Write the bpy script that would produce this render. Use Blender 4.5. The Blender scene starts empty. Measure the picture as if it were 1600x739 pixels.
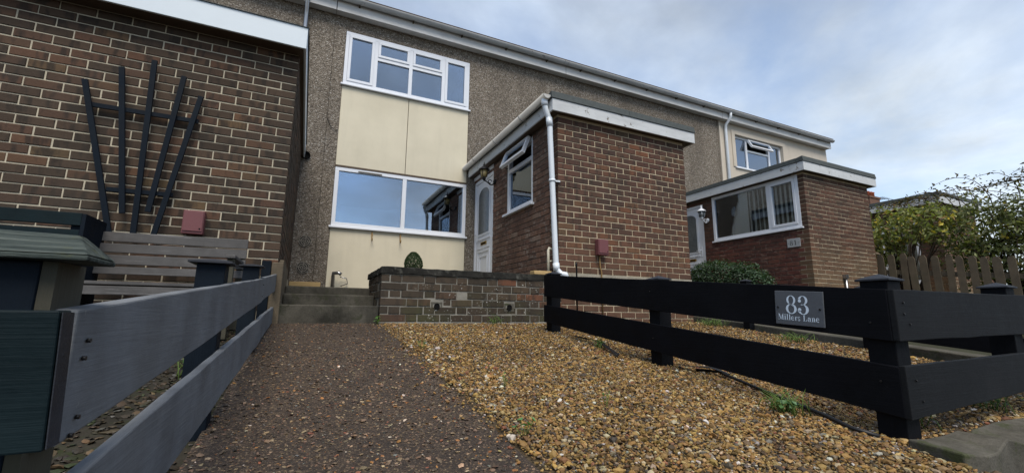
import bpy, bmesh, math, random
import numpy as np
from mathutils import Vector, Matrix
R = math.radians
random.seed(7); rng = np.random.default_rng(11)
scene = bpy.context.scene
col = scene.collection

# ------------------------------------------------------------------ camera, sky, sun, exposure
CAM = Vector((-2.681, -4.382, 0.441)); YAW, PIT, ROL = 0.4408, 0.1754, 0.0098
fw = Vector((math.sin(YAW)*math.cos(PIT), math.cos(YAW)*math.cos(PIT), math.sin(PIT)))
rt = Vector((math.cos(YAW), -math.sin(YAW), 0)); up = rt.cross(fw)
r2 = rt*math.cos(ROL) + up*math.sin(ROL); u2 = -rt*math.sin(ROL) + up*math.cos(ROL)
cd = bpy.data.cameras.new('camera'); cam = bpy.data.objects.new('camera', cd); col.objects.link(cam)
cd.sensor_width = 36; cd.lens = 36*680.6/1600; cd.clip_start = .02; cd.clip_end = 2000
M = Matrix.Identity(4)
for i in range(3):
    M[i][0], M[i][1], M[i][2], M[i][3] = r2[i], u2[i], -fw[i], CAM[i]
cam.matrix_world = M
scene.camera = cam

SUN_AZ, SUN_EL = R(190), R(57)
world = bpy.data.worlds.new('World'); scene.world = world; world.use_nodes = True
wn, wl = world.node_tree.nodes, world.node_tree.links; wn.clear()
def WN(t, **k):
    n = wn.new(t)
    for a, b in k.items(): setattr(n, a, b)
    return n
def setv(n, **k):
    for a, b in k.items(): n.inputs[a.replace('_', ' ')].default_value = b
out = WN('ShaderNodeOutputWorld'); bg = WN('ShaderNodeBackground'); bg.inputs['Strength'].default_value = .12
sky = WN('ShaderNodeTexSky', sky_type='NISHITA', sun_disc=False, sun_elevation=SUN_EL, sun_rotation=SUN_AZ, altitude=50, air_density=1.0, dust_density=.6, ozone_density=1.6)
tc = WN('ShaderNodeTexCoord'); sx = WN('ShaderNodeSeparateXYZ'); wl.new(tc.outputs['Generated'], sx.inputs[0])
zz = WN('ShaderNodeMath', operation='ADD'); wl.new(sx.outputs[2], zz.inputs[0]); zz.inputs[1].default_value = .22
zm = WN('ShaderNodeMath', operation='MAXIMUM'); wl.new(zz.outputs[0], zm.inputs[0]); zm.inputs[1].default_value = .08
dx = WN('ShaderNodeMath', operation='DIVIDE'); dy = WN('ShaderNodeMath', operation='DIVIDE')
wl.new(sx.outputs[0], dx.inputs[0]); wl.new(zm.outputs[0], dx.inputs[1]); wl.new(sx.outputs[1], dy.inputs[0]); wl.new(zm.outputs[0], dy.inputs[1])
cx = WN('ShaderNodeCombineXYZ'); wl.new(dx.outputs[0], cx.inputs[0]); wl.new(dy.outputs[0], cx.inputs[1]); cx.inputs[2].default_value = 9.4
n1 = WN('ShaderNodeTexNoise'); setv(n1, Scale=.85, Detail=8, Roughness=.55, Distortion=.3); wl.new(cx.outputs[0], n1.inputs['Vector'])
n2 = WN('ShaderNodeTexNoise'); setv(n2, Scale=1.25, Detail=8, Roughness=.55, Distortion=.2); wl.new(cx.outputs[0], n2.inputs['Vector'])
# cover grows towards the bright low sky on the sun's side
cov = WN('ShaderNodeMapRange'); setv(cov, From_Min=.36, From_Max=.63); wl.new(n1.outputs[0], cov.inputs[0])
cov.clamp = True
ccol = WN('ShaderNodeMapRange', data_type='FLOAT'); setv(ccol, From_Min=.34, From_Max=.64, To_Min=1.15, To_Max=2.95); wl.new(n2.outputs[0], ccol.inputs[0])
cc = WN('ShaderNodeCombineColor')
mr = WN('ShaderNodeMath', operation='MULTIPLY'); mr.inputs[1].default_value = .87; wl.new(ccol.outputs[0], mr.inputs[0])
mg = WN('ShaderNodeMath', operation='MULTIPLY'); mg.inputs[1].default_value = 1.0; wl.new(ccol.outputs[0], mg.inputs[0])
mb_ = WN('ShaderNodeMath', operation='MULTIPLY'); mb_.inputs[1].default_value = 1.19; wl.new(ccol.outputs[0], mb_.inputs[0])
wl.new(mr.outputs[0], cc.inputs[0]); wl.new(mg.outputs[0], cc.inputs[1]); wl.new(mb_.outputs[0], cc.inputs[2])
# thinner, brighter cloud low on the right
dt = WN('ShaderNodeVectorMath', operation='DOT_PRODUCT'); wl.new(tc.outputs['Generated'], dt.inputs[0])
GA = R(62); dt.inputs[1].default_value = (math.sin(GA)*math.cos(R(9)), math.cos(GA)*math.cos(R(9)), math.sin(R(9)))
gl = WN('ShaderNodeMapRange', interpolation_type='SMOOTHSTEP'); setv(gl, From_Min=.84, From_Max=1.02, To_Min=0., To_Max=1.); wl.new(dt.outputs['Value'], gl.inputs[0])
ga = WN('ShaderNodeMix', data_type='RGBA', blend_type='ADD'); wl.new(gl.outputs[0], ga.inputs[0]); wl.new(cc.outputs[0], ga.inputs[6]); ga.inputs[7].default_value = (1.3, 1.28, 1.05, 1)
smul = WN('ShaderNodeMix', data_type='RGBA', blend_type='MULTIPLY'); smul.inputs[0].default_value = 1; wl.new(sky.outputs[0], smul.inputs[6]); smul.inputs[7].default_value = (.8, .8, .8, 1)
mx = WN('ShaderNodeMix', data_type='RGBA'); wl.new(cov.outputs[0], mx.inputs[0]); hz_ = WN('ShaderNodeMix', data_type='RGBA'); hz_.inputs[0].default_value = .25; wl.new(smul.outputs[2], hz_.inputs[6]); hz_.inputs[7].default_value = (1.75, 2.05, 2.45, 1); wl.new(hz_.outputs[2], mx.inputs[6]); wl.new(ga.outputs[2], mx.inputs[7])
wl.new(mx.outputs[2], bg.inputs[0]); wl.new(bg.outputs[0], out.inputs[0])

sd = bpy.data.lights.new('sun', 'SUN'); sd.energy = 1.5; sd.angle = R(32); sd.color = (1, .92, .81)
sun = bpy.data.objects.new('sun', sd); col.objects.link(sun)
sun.rotation_euler = Vector((-math.sin(SUN_AZ)*math.cos(SUN_EL), -math.cos(SUN_AZ)*math.cos(SUN_EL), -math.sin(SUN_EL))).to_track_quat('-Z', 'Y').to_euler()
sun.location = (20, 10, 20)
vs = scene.view_settings; vs.view_transform = 'Standard'; vs.look = 'None'; vs.gamma = 1; vs.use_curve_mapping = False; vs.exposure = 1.25
scene.cycles.max_bounces = 8; scene.cycles.transparent_max_bounces = 12
scene.cycles.use_denoising = True

# ------------------------------------------------------------------ materials
class Mat:
    def __init__(s, name, rough=.8, spec=.3, metal=0):
        s.m = bpy.data.materials.new(name); s.m.use_nodes = True
        s.n, s.l = s.m.node_tree.nodes, s.m.node_tree.links
        s.b = s.n['Principled BSDF']; s.b.inputs['Roughness'].default_value = rough
        s.b.inputs['Specular IOR Level'].default_value = spec; s.b.inputs['Metallic'].default_value = metal
    def node(s, t, ins=None, **k):
        n = s.n.new(t)
        for a, b in k.items(): setattr(n, a, b)
        for a, b in (ins or {}).items():
            i = n.inputs[a]
            if hasattr(b, 'bl_idname') or isinstance(b, bpy.types.NodeSocket): s.l.new(b, i)
            else: i.default_value = b
        return n
    def noise(s, vec, scale, detail=4, rough=.55, dist=0):
        return s.node('ShaderNodeTexNoise', {'Vector': vec, 'Scale': scale, 'Detail': detail, 'Roughness': rough, 'Distortion': dist}).outputs[0]
    def ramp(s, fac, stops, interp='LINEAR'):
        n = s.node('ShaderNodeValToRGB', {'Fac': fac}); e = n.color_ramp.elements; n.color_ramp.interpolation = interp
        while len(e) < len(stops): e.new(.5)
        for el, (p, c) in zip(e, stops):
            el.position = p; el.color = (*c, 1) if len(c) == 3 else c
        return n.outputs[0]
    def rng(s, v, a, b, c=0., d=1.):
        return s.node('ShaderNodeMapRange', {0: v, 1: a, 2: b, 3: c, 4: d}).outputs[0]
    def mix(s, f, a, b, mode='MIX'):
        n = s.node('ShaderNodeMix', data_type='RGBA', blend_type=mode)
        for i, v in ((0, f), (6, a), (7, b)):
            if isinstance(v, bpy.types.NodeSocket): s.l.new(v, n.inputs[i])
            else: n.inputs[i].default_value = v if i == 0 else (*v, 1)
        return n.outputs[2]
    def math(s, op, a, b=0.):
        n = s.node('ShaderNodeMath', operation=op)
        for i, v in ((0, a), (1, b)):
            if isinstance(v, bpy.types.NodeSocket): s.l.new(v, n.inputs[i])
            else: n.inputs[i].default_value = v
        return n.outputs[0]
    def pos(s): return s.node('ShaderNodeNewGeometry').outputs['Position']
    def obj(s): return s.node('ShaderNodeTexCoord').outputs['Object']
    def scale(s, vec, v):
        return s.node('ShaderNodeVectorMath', {0: vec, 1: v}, operation='MULTIPLY').outputs[0]
    def bump(s, h, strength=.5, dist=.01):
        n = s.node('ShaderNodeBump', {'Height': h, 'Strength': strength, 'Distance': dist})
        s.l.new(n.outputs[0], s.b.inputs['Normal'])
    def color(s, c):
        if isinstance(c, bpy.types.NodeSocket): s.l.new(c, s.b.inputs['Base Color'])
        else: s.b.inputs['Base Color'].default_value = (*c, 1)
    def rough(s, v): s.l.new(v, s.b.inputs['Roughness'])

def plain(name, c, rough=.6, spec=.3, metal=0, var=.15, sc=6, bump=.15):
    m = Mat(name, rough, spec, metal); p = m.pos()
    n = m.noise(p, sc, 6, .6)
    m.color(m.mix(n, tuple(x*(1-var) for x in c), tuple(min(1, x*(1+var)) for x in c)))
    if bump: m.bump(m.noise(p, 60, 5), bump, .003)
    return m.m

def brick_mat(name, stops, burn=(.024, .020, .017), burn_amt=.6, wash=None, wash_z=None, moss=None, dirt=.6):
    m = Mat(name, .85, .2)
    oi = m.node('ShaderNodeObjectInfo').outputs['Random']
    at = m.node('ShaderNodeAttribute', attribute_name='rnd').outputs['Fac']
    lc = m.node('ShaderNodeAttribute', attribute_name='loc').outputs['Vector']
    rnd = m.math('FRACT', m.math('ADD', oi, at))
    off = m.node('ShaderNodeCombineXYZ', {0: m.math('MULTIPLY', rnd, 91.7), 1: m.math('MULTIPLY', rnd, 37.3), 2: m.math('MULTIPLY', rnd, 53.9)}).outputs[0]
    v = m.node('ShaderNodeVectorMath', {0: lc, 1: off}, operation='ADD').outputs[0]
    c = m.ramp(rnd, stops)
    band = m.noise(m.scale(v, (17, 5, 5)), 1.0, 2, .5)
    c = m.mix(m.math('MULTIPLY', m.rng(band, .5, .64), burn_amt), c, burn)
    g = m.noise(v, 70, 5, .7)
    c = m.mix(m.rng(g, .3, .7, .0, .55), c, m.mix(.5, c, (.5, .45, .4), 'MULTIPLY'))
    p = m.pos()
    big = m.noise(p, 1.3, 5, .6)
    c = m.mix(m.rng(big, .35, .7, 0, dirt), c, (.045, .038, .03))
    if wash:
        w = m.noise(m.scale(v, (9, 9, 20)), 1, 4, .7); w2 = m.noise(p, 2.2, 3)
        f = m.math('MULTIPLY', m.rng(w, .52, .66), m.rng(w2, .35, .6))
        c = m.mix(m.math('MULTIPLY', f, .8), c, wash)
    if wash_z:
        z = m.node('ShaderNodeSeparateXYZ', {0: p}).outputs[2]
        f = m.math('MULTIPLY', m.rng(z, wash_z[0], wash_z[1], 1, 0), m.rng(m.noise(p, 2.5, 4), .2, .6))
        c = m.mix(m.math('MULTIPLY', f, .55), c, wash_z[2])
    if moss:
        z = m.node('ShaderNodeSeparateXYZ', {0: p}).outputs[2]
        f = m.math('MULTIPLY', m.rng(m.noise(p, 3.5, 5, .65), .48, .66), m.rng(z, moss[0], moss[1], 1, 0))
        c = m.mix(m.math('MULTIPLY', f, .6), c, moss[2])
        sp = m.noise(p, 55, 2, .5)
        c = m.mix(m.math('MULTIPLY', m.rng(sp, .66, .72), m.rng(m.noise(p, 4, 3), .5, .62)), c, (.5, .5, .46))
    m.color(c)
    m.bump(m.math('ADD', g, m.math('MULTIPLY', m.noise(v, 22, 4), 1.2)), .55, .004)
    return m.m
MAT = {}
MAT['brick_left'] = brick_mat('multi_brown_brick', [(0, (0.0442, 0.0320, 0.0233)), (.2, (0.0707, 0.0469, 0.0329)), (.4, (0.0861, 0.0576, 0.0392)), (.55, (0.0574, 0.0405, 0.0286)), (.68, (0.1060, 0.0576, 0.0382)), (.8, (0.0773, 0.0566, 0.0392)), (.92, (0.1270, 0.0640, 0.0392)), (1, (0.1159, 0.0790, 0.0424))], burn_amt=.75)
MAT['brick_porch'] = brick_mat('red_brown_brick', [(0, (0.0674, 0.0381, 0.0303)), (.2, (0.1023, 0.0498, 0.0367)), (.4, (0.1255, 0.0593, 0.0421)), (.55, (0.0836, 0.0445, 0.0336)), (.7, (0.1394, 0.0657, 0.0454)), (.82, (0.1045, 0.0582, 0.0411)), (.93, (0.1742, 0.0719, 0.0390)), (1, (0.1278, 0.0825, 0.0475))], burn_amt=.6, wash_z=(.6, 2.0, (.14, .078, .045)))
MAT['brick_side'] = brick_mat('weathered_brick', [(0, (0.1308, 0.0732, 0.0539)), (.5, (0.1814, 0.0998, 0.0710)), (.8, (0.2176, 0.1195, 0.0807)), (1, (0.2645, 0.1842, 0.1389))], burn_amt=.3, wash=(.30, .26, .22))
MAT['brick_81'] = brick_mat('buff_brown_brick', [(0, (0.0725, 0.0402, 0.0286)), (.3, (0.1053, 0.0529, 0.0357)), (.6, (0.1346, 0.0657, 0.0428)), (.8, (0.0878, 0.0487, 0.0347)), (1, (0.1229, 0.0688, 0.0449))], burn_amt=.4, wash_z=(.9, 1.9, (.22, .15, .08)))
MAT['brick_81_red'] = brick_mat('smeared_red_brick', [(0, (.10, .035, .028)), (.5, (.14, .045, .035)), (1, (.17, .06, .042))], burn_amt=.25, wash=(.25, .17, .13))
MAT['brick_low'] = brick_mat('sooty_grey_brick', [(0, (0.0408, 0.0313, 0.0220)), (.4, (0.0624, 0.0464, 0.0320)), (.85, (0.0840, 0.0583, 0.0380)), (.94, (0.1080, 0.0540, 0.0330)), (1, (0.2400, 0.0864, 0.0420))], burn_amt=.6, moss=(.25, .75, (.06, .07, .025)))

def mortar(name, c, dark=.4):
    m = Mat(name, .95, .1); p = m.pos()
    n = m.noise(p, 5, 6, .65); f = m.noise(p, 120, 3)
    cc = m.mix(m.rng(n, .35, .7, 0, dark), c, tuple(x*.35 for x in c))
    m.color(m.mix(m.rng(f, .3, .7, 0, .35), cc, tuple(x*.6 for x in c))); m.bump(f, .6, .003)
    return m.m
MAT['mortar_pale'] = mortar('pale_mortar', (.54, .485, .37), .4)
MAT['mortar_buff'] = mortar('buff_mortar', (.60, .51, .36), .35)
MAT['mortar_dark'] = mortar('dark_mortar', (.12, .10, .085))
MAT['mortar_low'] = mortar('lime_stained_mortar', (.30, .285, .245), 1.0)

def pebbledash(name):
    m = Mat(name, .9, .2); p = m.pos()
    vo = m.node('ShaderNodeTexVoronoi', {'Vector': p, 'Scale': 62., 'Randomness': 1.})
    c0 = m.node('ShaderNodeSeparateColor', {0: vo.outputs['Color']}).outputs[0]
    c = m.ramp(c0, [(0, (.065, .055, .045)), (.2, (.16, .136, .108)), (.5, (.245, .209, .166)), (.75, (.31, .270, .218)), (.92, (.40, .362, .31)), (1, (.54, .51, .46))])
    edge = m.rng(vo.outputs['Distance'], .3, .75, 0, 1)
    c = m.mix(m.math('MULTIPLY', edge, .75), c, (.12, .100, .079))
    st = m.noise(m.scale(p, (2.2, 2.2, .35)), 1, 5, .6)
    c = m.mix(m.rng(st, .42, .72, 0, .45), c, (.07, .058, .046))
    m.color(c)
    m.bump(m.math('SUBTRACT', 1., vo.outputs['Distance']), .9, .012)
    return m.m
MAT['pebbledash'] = pebbledash('pebbledash')

def render_cream(name, c, c2, streak=.25):
    m = Mat(name, .75, .25); p = m.pos()
    n = m.noise(p, 2.2, 6, .6); s = m.noise(m.scale(p, (5, 5, .5)), 1, 5, .6)
    cc = m.mix(m.rng(n, .3, .7), c, c2)
    cc = m.mix(m.rng(s, .5, .75, 0, streak), cc, tuple(x*.62 for x in c2))
    m.color(cc); m.bump(m.noise(p, 90, 4), .18, .003)
    return m.m
MAT['cream'] = render_cream('cream_painted_board', (.65, .595, .46), (.58, .53, .405), .18)
MAT['cream_render'] = render_cream('pale_cream_render', (.56, .50, .42), (.50, .45, .37))
MAT['ochre'] = plain('ochre_stone', (.42, .29, .13), .8)
MAT['upvc'] = plain('white_upvc', (.70, .73, .78), .32, .5, var=.03, bump=0)
MAT['fascia_clean'] = plain('pale_fascia', (.62, .69, .74), .4, .4, var=.04, bump=.03)
def flaky(name, c, under, amt):
    m = Mat(name, .7, .25); p = m.pos()
    n = m.noise(p, 9, 8, .75); d = m.noise(m.scale(p, (3, 3, 9)), 1, 5, .6)
    cc = m.mix(m.rng(d, .4, .75, 0, .5), c, tuple(x*.6 for x in c))
    cc = m.mix(m.rng(n, amt, amt+.03), cc, under)
    m.color(cc); m.bump(m.rng(n, amt, amt+.03, 1, 0), .5, .003); return m.m
MAT['fascia_old'] = flaky('flaking_white_paint', (.56, .58, .59), (.17, .15, .125), .60)
MAT['gutter'] = flaky('dirty_white_gutter', (.52, .52, .50), (.14, .13, .11), .63)
MAT['eaves'] = flaky('weathered_eaves_board', (.60, .60, .59), (.2, .18, .15), .70)
MAT['pipe_white'] = plain('white_pipe', (.66, .71, .76), .35, .45, var=.05, bump=0)
MAT['pipe_cream'] = plain('cream_pipe', (.62, .58, .46), .5, .4, var=.08, bump=0)
MAT['felt'] = plain('grey_roof_felt', (.075, .085, .085), .95, .1, var=.35, sc=20, bump=.8)
MAT['soffit'] = plain('brown_soffit', (.085, .060, .040), .6, .3, var=.25)
MAT['tile'] = plain('roof_tile', (.10, .075, .06), .9, .2, var=.3)
MAT['black'] = plain('black_void', (.006, .006, .006), .8, .1, bump=0)
MAT['iron'] = plain('black_iron', (.012, .012, .013), .45, .4, .3, bump=.1)
MAT['rust'] = plain('rusty_metal', (.24, .15, .06), .8, .3, var=.5, sc=40)
MAT['brass'] = plain('brass', (.45, .30, .08), .35, .5, .9, bump=0)
MAT['chrome'] = plain('grey_metal', (.35, .35, .36), .3, .5, .9, bump=0)
MAT['vent'] = plain('vent_plastic', (.17, .155, .13), .7, .3)
MAT['meter'] = plain('maroon_plastic', (.15, .052, .055), .5, .4, var=.12, sc=9)
MAT['interior'] = plain('dim_room', (.05, .048, .045), .9, .1, bump=0)
MAT['curtain'] = plain('net_curtain', (.30, .30, .30), .9, .1, var=.06, bump=0)
MAT['blind'] = plain('blind_fabric', (.85, .83, .76), .9, .1, var=.08, bump=0)

def glass_mat(name, ior, tint, coat):
    m = Mat(name); n, l = m.n, m.l; n.remove(m.b)
    fr = m.node('ShaderNodeFresnel', {'IOR': ior}).outputs[0]
    fac = m.math('ADD', m.math('MULTIPLY', fr, 1-coat), coat)
    t = m.node('ShaderNodeBsdfTransparent', {'Color': (*tint, 1)}); g = m.node('ShaderNodeBsdfGlossy', {'Roughness': .0, 'Color': (.78, .88, 1, 1)})
    w = m.noise(m.pos(), 1.4, 2); bm_ = m.node('ShaderNodeBump', {'Height': w, 'Strength': .06, 'Distance': .02}); l.new(bm_.outputs[0], g.inputs['Normal'])
    mx = m.node('ShaderNodeMixShader', {0: fac}); l.new(t.outputs[0], mx.inputs[1]); l.new(g.outputs[0], mx.inputs[2])
    l.new(mx.outputs[0], n['Material Output'].inputs[0]); return m.m
MAT['glass'] = glass_mat('coated_window_glass', 1.6, (.8, .84, .86), .25)
MAT['glass_clear'] = glass_mat('clear_window_glass', 1.6, (.92, .94, .94), .04)
MAT['glass_lace'] = plain('obscured_glass', (.10, .115, .12), .15, .6, var=.5, sc=25, bump=.4)
MAT['amber'] = plain('amber_glass', (.30, .24, .11), .3, .5, bump=0)

def wood_paint(name, c, worn, amt=.6, rough=.55, grain=(1, 30, 30), spec=.3):
    m = Mat(name, rough, spec); p = m.obj()
    g = m.noise(m.scale(p, grain), 2.2, 6, .65); n = m.noise(p, 6, 6, .65); sp = m.noise(p, 45, 3, .6)
    cc = m.mix(m.rng(n, .3, .7), tuple(x*.72 for x in c), tuple(min(1, x*1.3) for x in c))
    cc = m.mix(m.math('MULTIPLY', m.rng(g, .62, .78), amt), cc, worn)
    cc = m.mix(m.rng(sp, .72, .76, 0, .7), cc, worn)
    fg = m.noise(m.scale(p, tuple(3.2*x if x > 1 else 2.0*x for x in grain)), 2.2, 4, .7)
    cc = m.mix(m.rng(fg, .5, .78, 0, .28), cc, m.mix(1., cc, (.45, .45, .45), 'MULTIPLY'))
    bl = m.noise(p, 2.3, 5, .6); cc = m.mix(m.rng(bl, .5, .72, 0, .45), cc, m.mix(.5, cc, worn))
    m.color(cc); m.bump(m.math('ADD', m.math('ADD', g, m.math('MULTIPLY', fg, .6)), m.math('MULTIPLY', sp, .6)), .4, .003)
    m.rough(m.rng(n, .3, .7, rough-.1, rough+.2)); return m.m
LY = (30, 1, 30); LX = (1, 30, 30); LZ = (30, 30, 1)
MAT['slate_paint'] = wood_paint('slate_grey_fence_paint', (.138, .147, .158), (.24, .245, .24), .5, .7, (22, 1, 22), .15)  # path-side rails coloured greyer and paler than the street rail and posts
MAT['navy_paint'] = wood_paint('navy_fence_paint', (.006, .014, .017), (.022, .032, .034), .35, .6, LX, .12)
MAT['navy_post'] = wood_paint('navy_post_paint', (.004, .008, .014), (.018, .025, .03), .35, .6, LZ, .12)
MAT['black_y'] = wood_paint('black_fence_paint', (.0032, .0037, .0055), (.010, .011, .014), .4, .6, LY, .1)  # same black paint, darkened to carry the shade on path-facing rails
MAT['black_x'] = wood_paint('black_fence_paint_b', (.0085, .0095, .011), (.024, .025, .027), .5, .65, LX, .15)  # same black paint, lightened to carry the light on street-facing rails
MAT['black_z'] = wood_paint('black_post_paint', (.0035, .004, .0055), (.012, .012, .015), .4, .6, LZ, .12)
MAT['capmat'] = wood_paint('weathered_cap_paint', (.020, .023, .030), (.09, .095, .12), .6, .6, LX)  # bluish sheen of the cap tops put into the colour
MAT['old_wood'] = wood_paint('weathered_grey_wood', (.080, .077, .075), (.29, .28, .275), 1.0, .85, (1, 22, 22))
MAT['old_wood_z'] = wood_paint('lichened_grey_wood', (.055, .052, .038), (.16, .15, .10), .8, .85, LZ)
MAT['picket'] = wood_paint('mossy_picket_wood', (.105, .082, .055), (.09, .095, .045), .8, .85, LZ)
def lichen_cap(name):
    m = Mat(name, .85, .2); p = m.obj()
    g = m.noise(m.scale(p, (2, 40, 40)), 2.4, 6, .7)
    c = m.ramp(g, [(.36, (.008, .012, .010)), (.47, (.045, .058, .052)), (.6, (.085, .10, .088)), (.72, (.15, .165, .15))])
    l = m.noise(p, 28, 6, .7)
    x = m.node('ShaderNodeSeparateXYZ', {0: p}).outputs[0]
    c = m.mix(m.math('MULTIPLY', m.rng(l, .56, .68), m.rng(x, .015, .05)), c, (.13, .135, .025))
    m.color(c); m.bump(g, 1.0, .008); return m.m
MAT['cap_lichen'] = lichen_cap('lichened_cap_boards')

def concrete(name, c, stain, moss=None, amt=.7, sc=3.0):
    m = Mat(name, .95, .15); p = m.pos()
    n = m.noise(p, sc, 7, .7); f = m.noise(p, 70, 4, .65); s = m.noise(m.scale(p, (6, 6, 1.2)), 1, 5, .65)
    cc = m.mix(m.rng(n, .38, .66, 0, amt), c, stain)
    cc = m.mix(m.rng(s, .45, .7, 0, .6), cc, stain)
    cc = m.mix(m.rng(f, .35, .7, 0, .45), cc, tuple(x*.45 for x in c))
    if moss: cc = m.mix(m.rng(m.noise(p, 9, 6, .7), .54, .66, 0, .8), cc, moss)
    m.color(cc); m.bump(m.math('ADD', f, m.math('MULTIPLY', n, .8)), .6, .006); return m.m
MAT['step'] = concrete('stained_step_concrete', (.10, .092, .074), (.014, .0135, .011), (.03, .033, .017), .9)
MAT['coping'] = concrete('lichened_coping', (.035, .034, .030), (.010, .010, .009), (.10, .10, .085), .85, 7)
MAT['kerb'] = concrete('old_kerb_concrete', (.13, .12, .098), (.04, .038, .03), (.045, .055, .02))
MAT['plinth'] = concrete('tan_plinth_render', (.19, .15, .10), (.075, .064, .048))
MAT['band'] = concrete('pale_cement_band', (.40, .37, .30), (.2, .18, .14), None, .5)
MAT['paving'] = concrete('mossy_paving', (.045, .04, .03), (.016, .015, .011), (.025, .035, .010))
MAT['street'] = concrete('asphalt', (.06, .06, .06), (.04, .04, .04))
MAT['soil'] = concrete('dark_soil', (.10, .075, .045), (.05, .04, .028))
MAT['grass'] = concrete('lawn', (.05, .05, .03), (.03, .03, .018))
MAT['slate'] = plain('grey_slate', (.085, .094, .108), .6, .3, var=.15, sc=14, bump=.3)
MAT['print'] = plain('pale_print', (.62, .72, .82), .6, .2, bump=0)
MAT['plate'] = plain('pale_plate', (.36, .37, .38), .6, .3, bump=0)
MAT['rubber'] = plain('black_rubber', (.010, .010, .011), .5, .4)
MAT['terracotta'] = plain('terracotta', (.32, .09, .045), .85, .2, var=.3)
MAT['stack'] = plain('chimney_brick', (.15, .085, .06), .9, .2, var=.4, sc=12)

def attr_mat(name, rough=.75, spec=.3, bump=.4, gscale=160, stain=.55):
    m = Mat(name, rough, spec)
    a = m.node('ShaderNodeAttribute', attribute_name='tint').outputs['Color']; p = m.pos()
    g = m.noise(p, gscale, 4, .65)
    c = m.mix(m.rng(g, .35, .7, 0, .5), a, m.mix(1., a, (.45, .42, .38), 'MULTIPLY'))
    dirt = m.math('MULTIPLY', m.rng(m.noise(p, 1.9, 6, .65, .4), .48, .68), stain)
    m.color(m.mix(dirt, c, m.mix(1., c, (.36, .34, .30), 'MULTIPLY')))
    if bump: m.bump(g, bump, .002)
    return m.m
MAT['pebble'] = attr_mat('pebble_stone', .6, .35)
MAT['path_pebble'] = attr_mat('embedded_stone', .55, .4, stain=.5)
def leaf_mat(name, hue):
    m = Mat(name, .5, .4)
    a = m.node('ShaderNodeAttribute', attribute_name='tint').outputs['Color']
    m.color(a); m.b.inputs['Subsurface Weight'].default_value = 0
    t = m.node('ShaderNodeBsdfTranslucent', {'Color': (.5, .5, .3, 1)}); m.l.new(m.mix(1., a, (1.2, 1.3, .5), 'MULTIPLY'), t.inputs[0])
    mx = m.node('ShaderNodeMixShader', {0: .35}); m.l.new(m.b.outputs[0], mx.inputs[1]); m.l.new(t.outputs[0], mx.inputs[2])
    m.l.new(mx.outputs[0], m.n['Material Output'].inputs[0]); return m.m
MAT['leaf'] = leaf_mat('leaf', 0)
MAT['twig'] = plain('twig_bark', (.07, .05, .035), .9, .1, var=.3)
def path_mat():
    m = Mat('exposed_aggregate', .8, .25); p = m.pos()
    vo = m.node('ShaderNodeTexVoronoi', {'Vector': p, 'Scale': 150.}); c0 = m.node('ShaderNodeSeparateColor', {0: vo.outputs['Color']}).outputs[0]
    c = m.ramp(c0, [(0, (.030, .022, .016)), (.45, (.064, .045, .032)), (.75, (.10, .070, .048)), (.93, (.14, .10, .065)), (1, (.24, .17, .09))])
    c = m.mix(m.rng(vo.outputs['Distance'], .3, .7, 0, .7), c, (.028, .023, .02))
    c = m.mix(m.rng(m.noise(p, 2.2, 6, .65), .4, .7, 0, .5), c, (.028, .023, .02))
    m.color(c); m.bump(m.math('SUBTRACT', 1., vo.outputs['Distance']), .7, .006); return m.m
MAT['path'] = path_mat()

# ------------------------------------------------------------------ building helpers
def link(o, parent=None):
    col.objects.link(o)
    if parent: o.parent = parent
    return o
def tag(o, label=None, cat=None, group=None, kind=None):
    for k, v in (('label', label), ('category', cat), ('group', group), ('kind', kind)):
        if v: o[k] = v
    return o
BASE = {}
def thing(name, loc, label, cat, group=None):
    o = bpy.data.objects.new(name, None); o.empty_display_size = .1; link(o); o.location = loc
    BASE[o.name] = Vector(loc); return tag(o, label, cat, group)
def wbase(o):
    return BASE.get(o.name, Vector((0, 0, 0))) if o else Vector((0, 0, 0))

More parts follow.
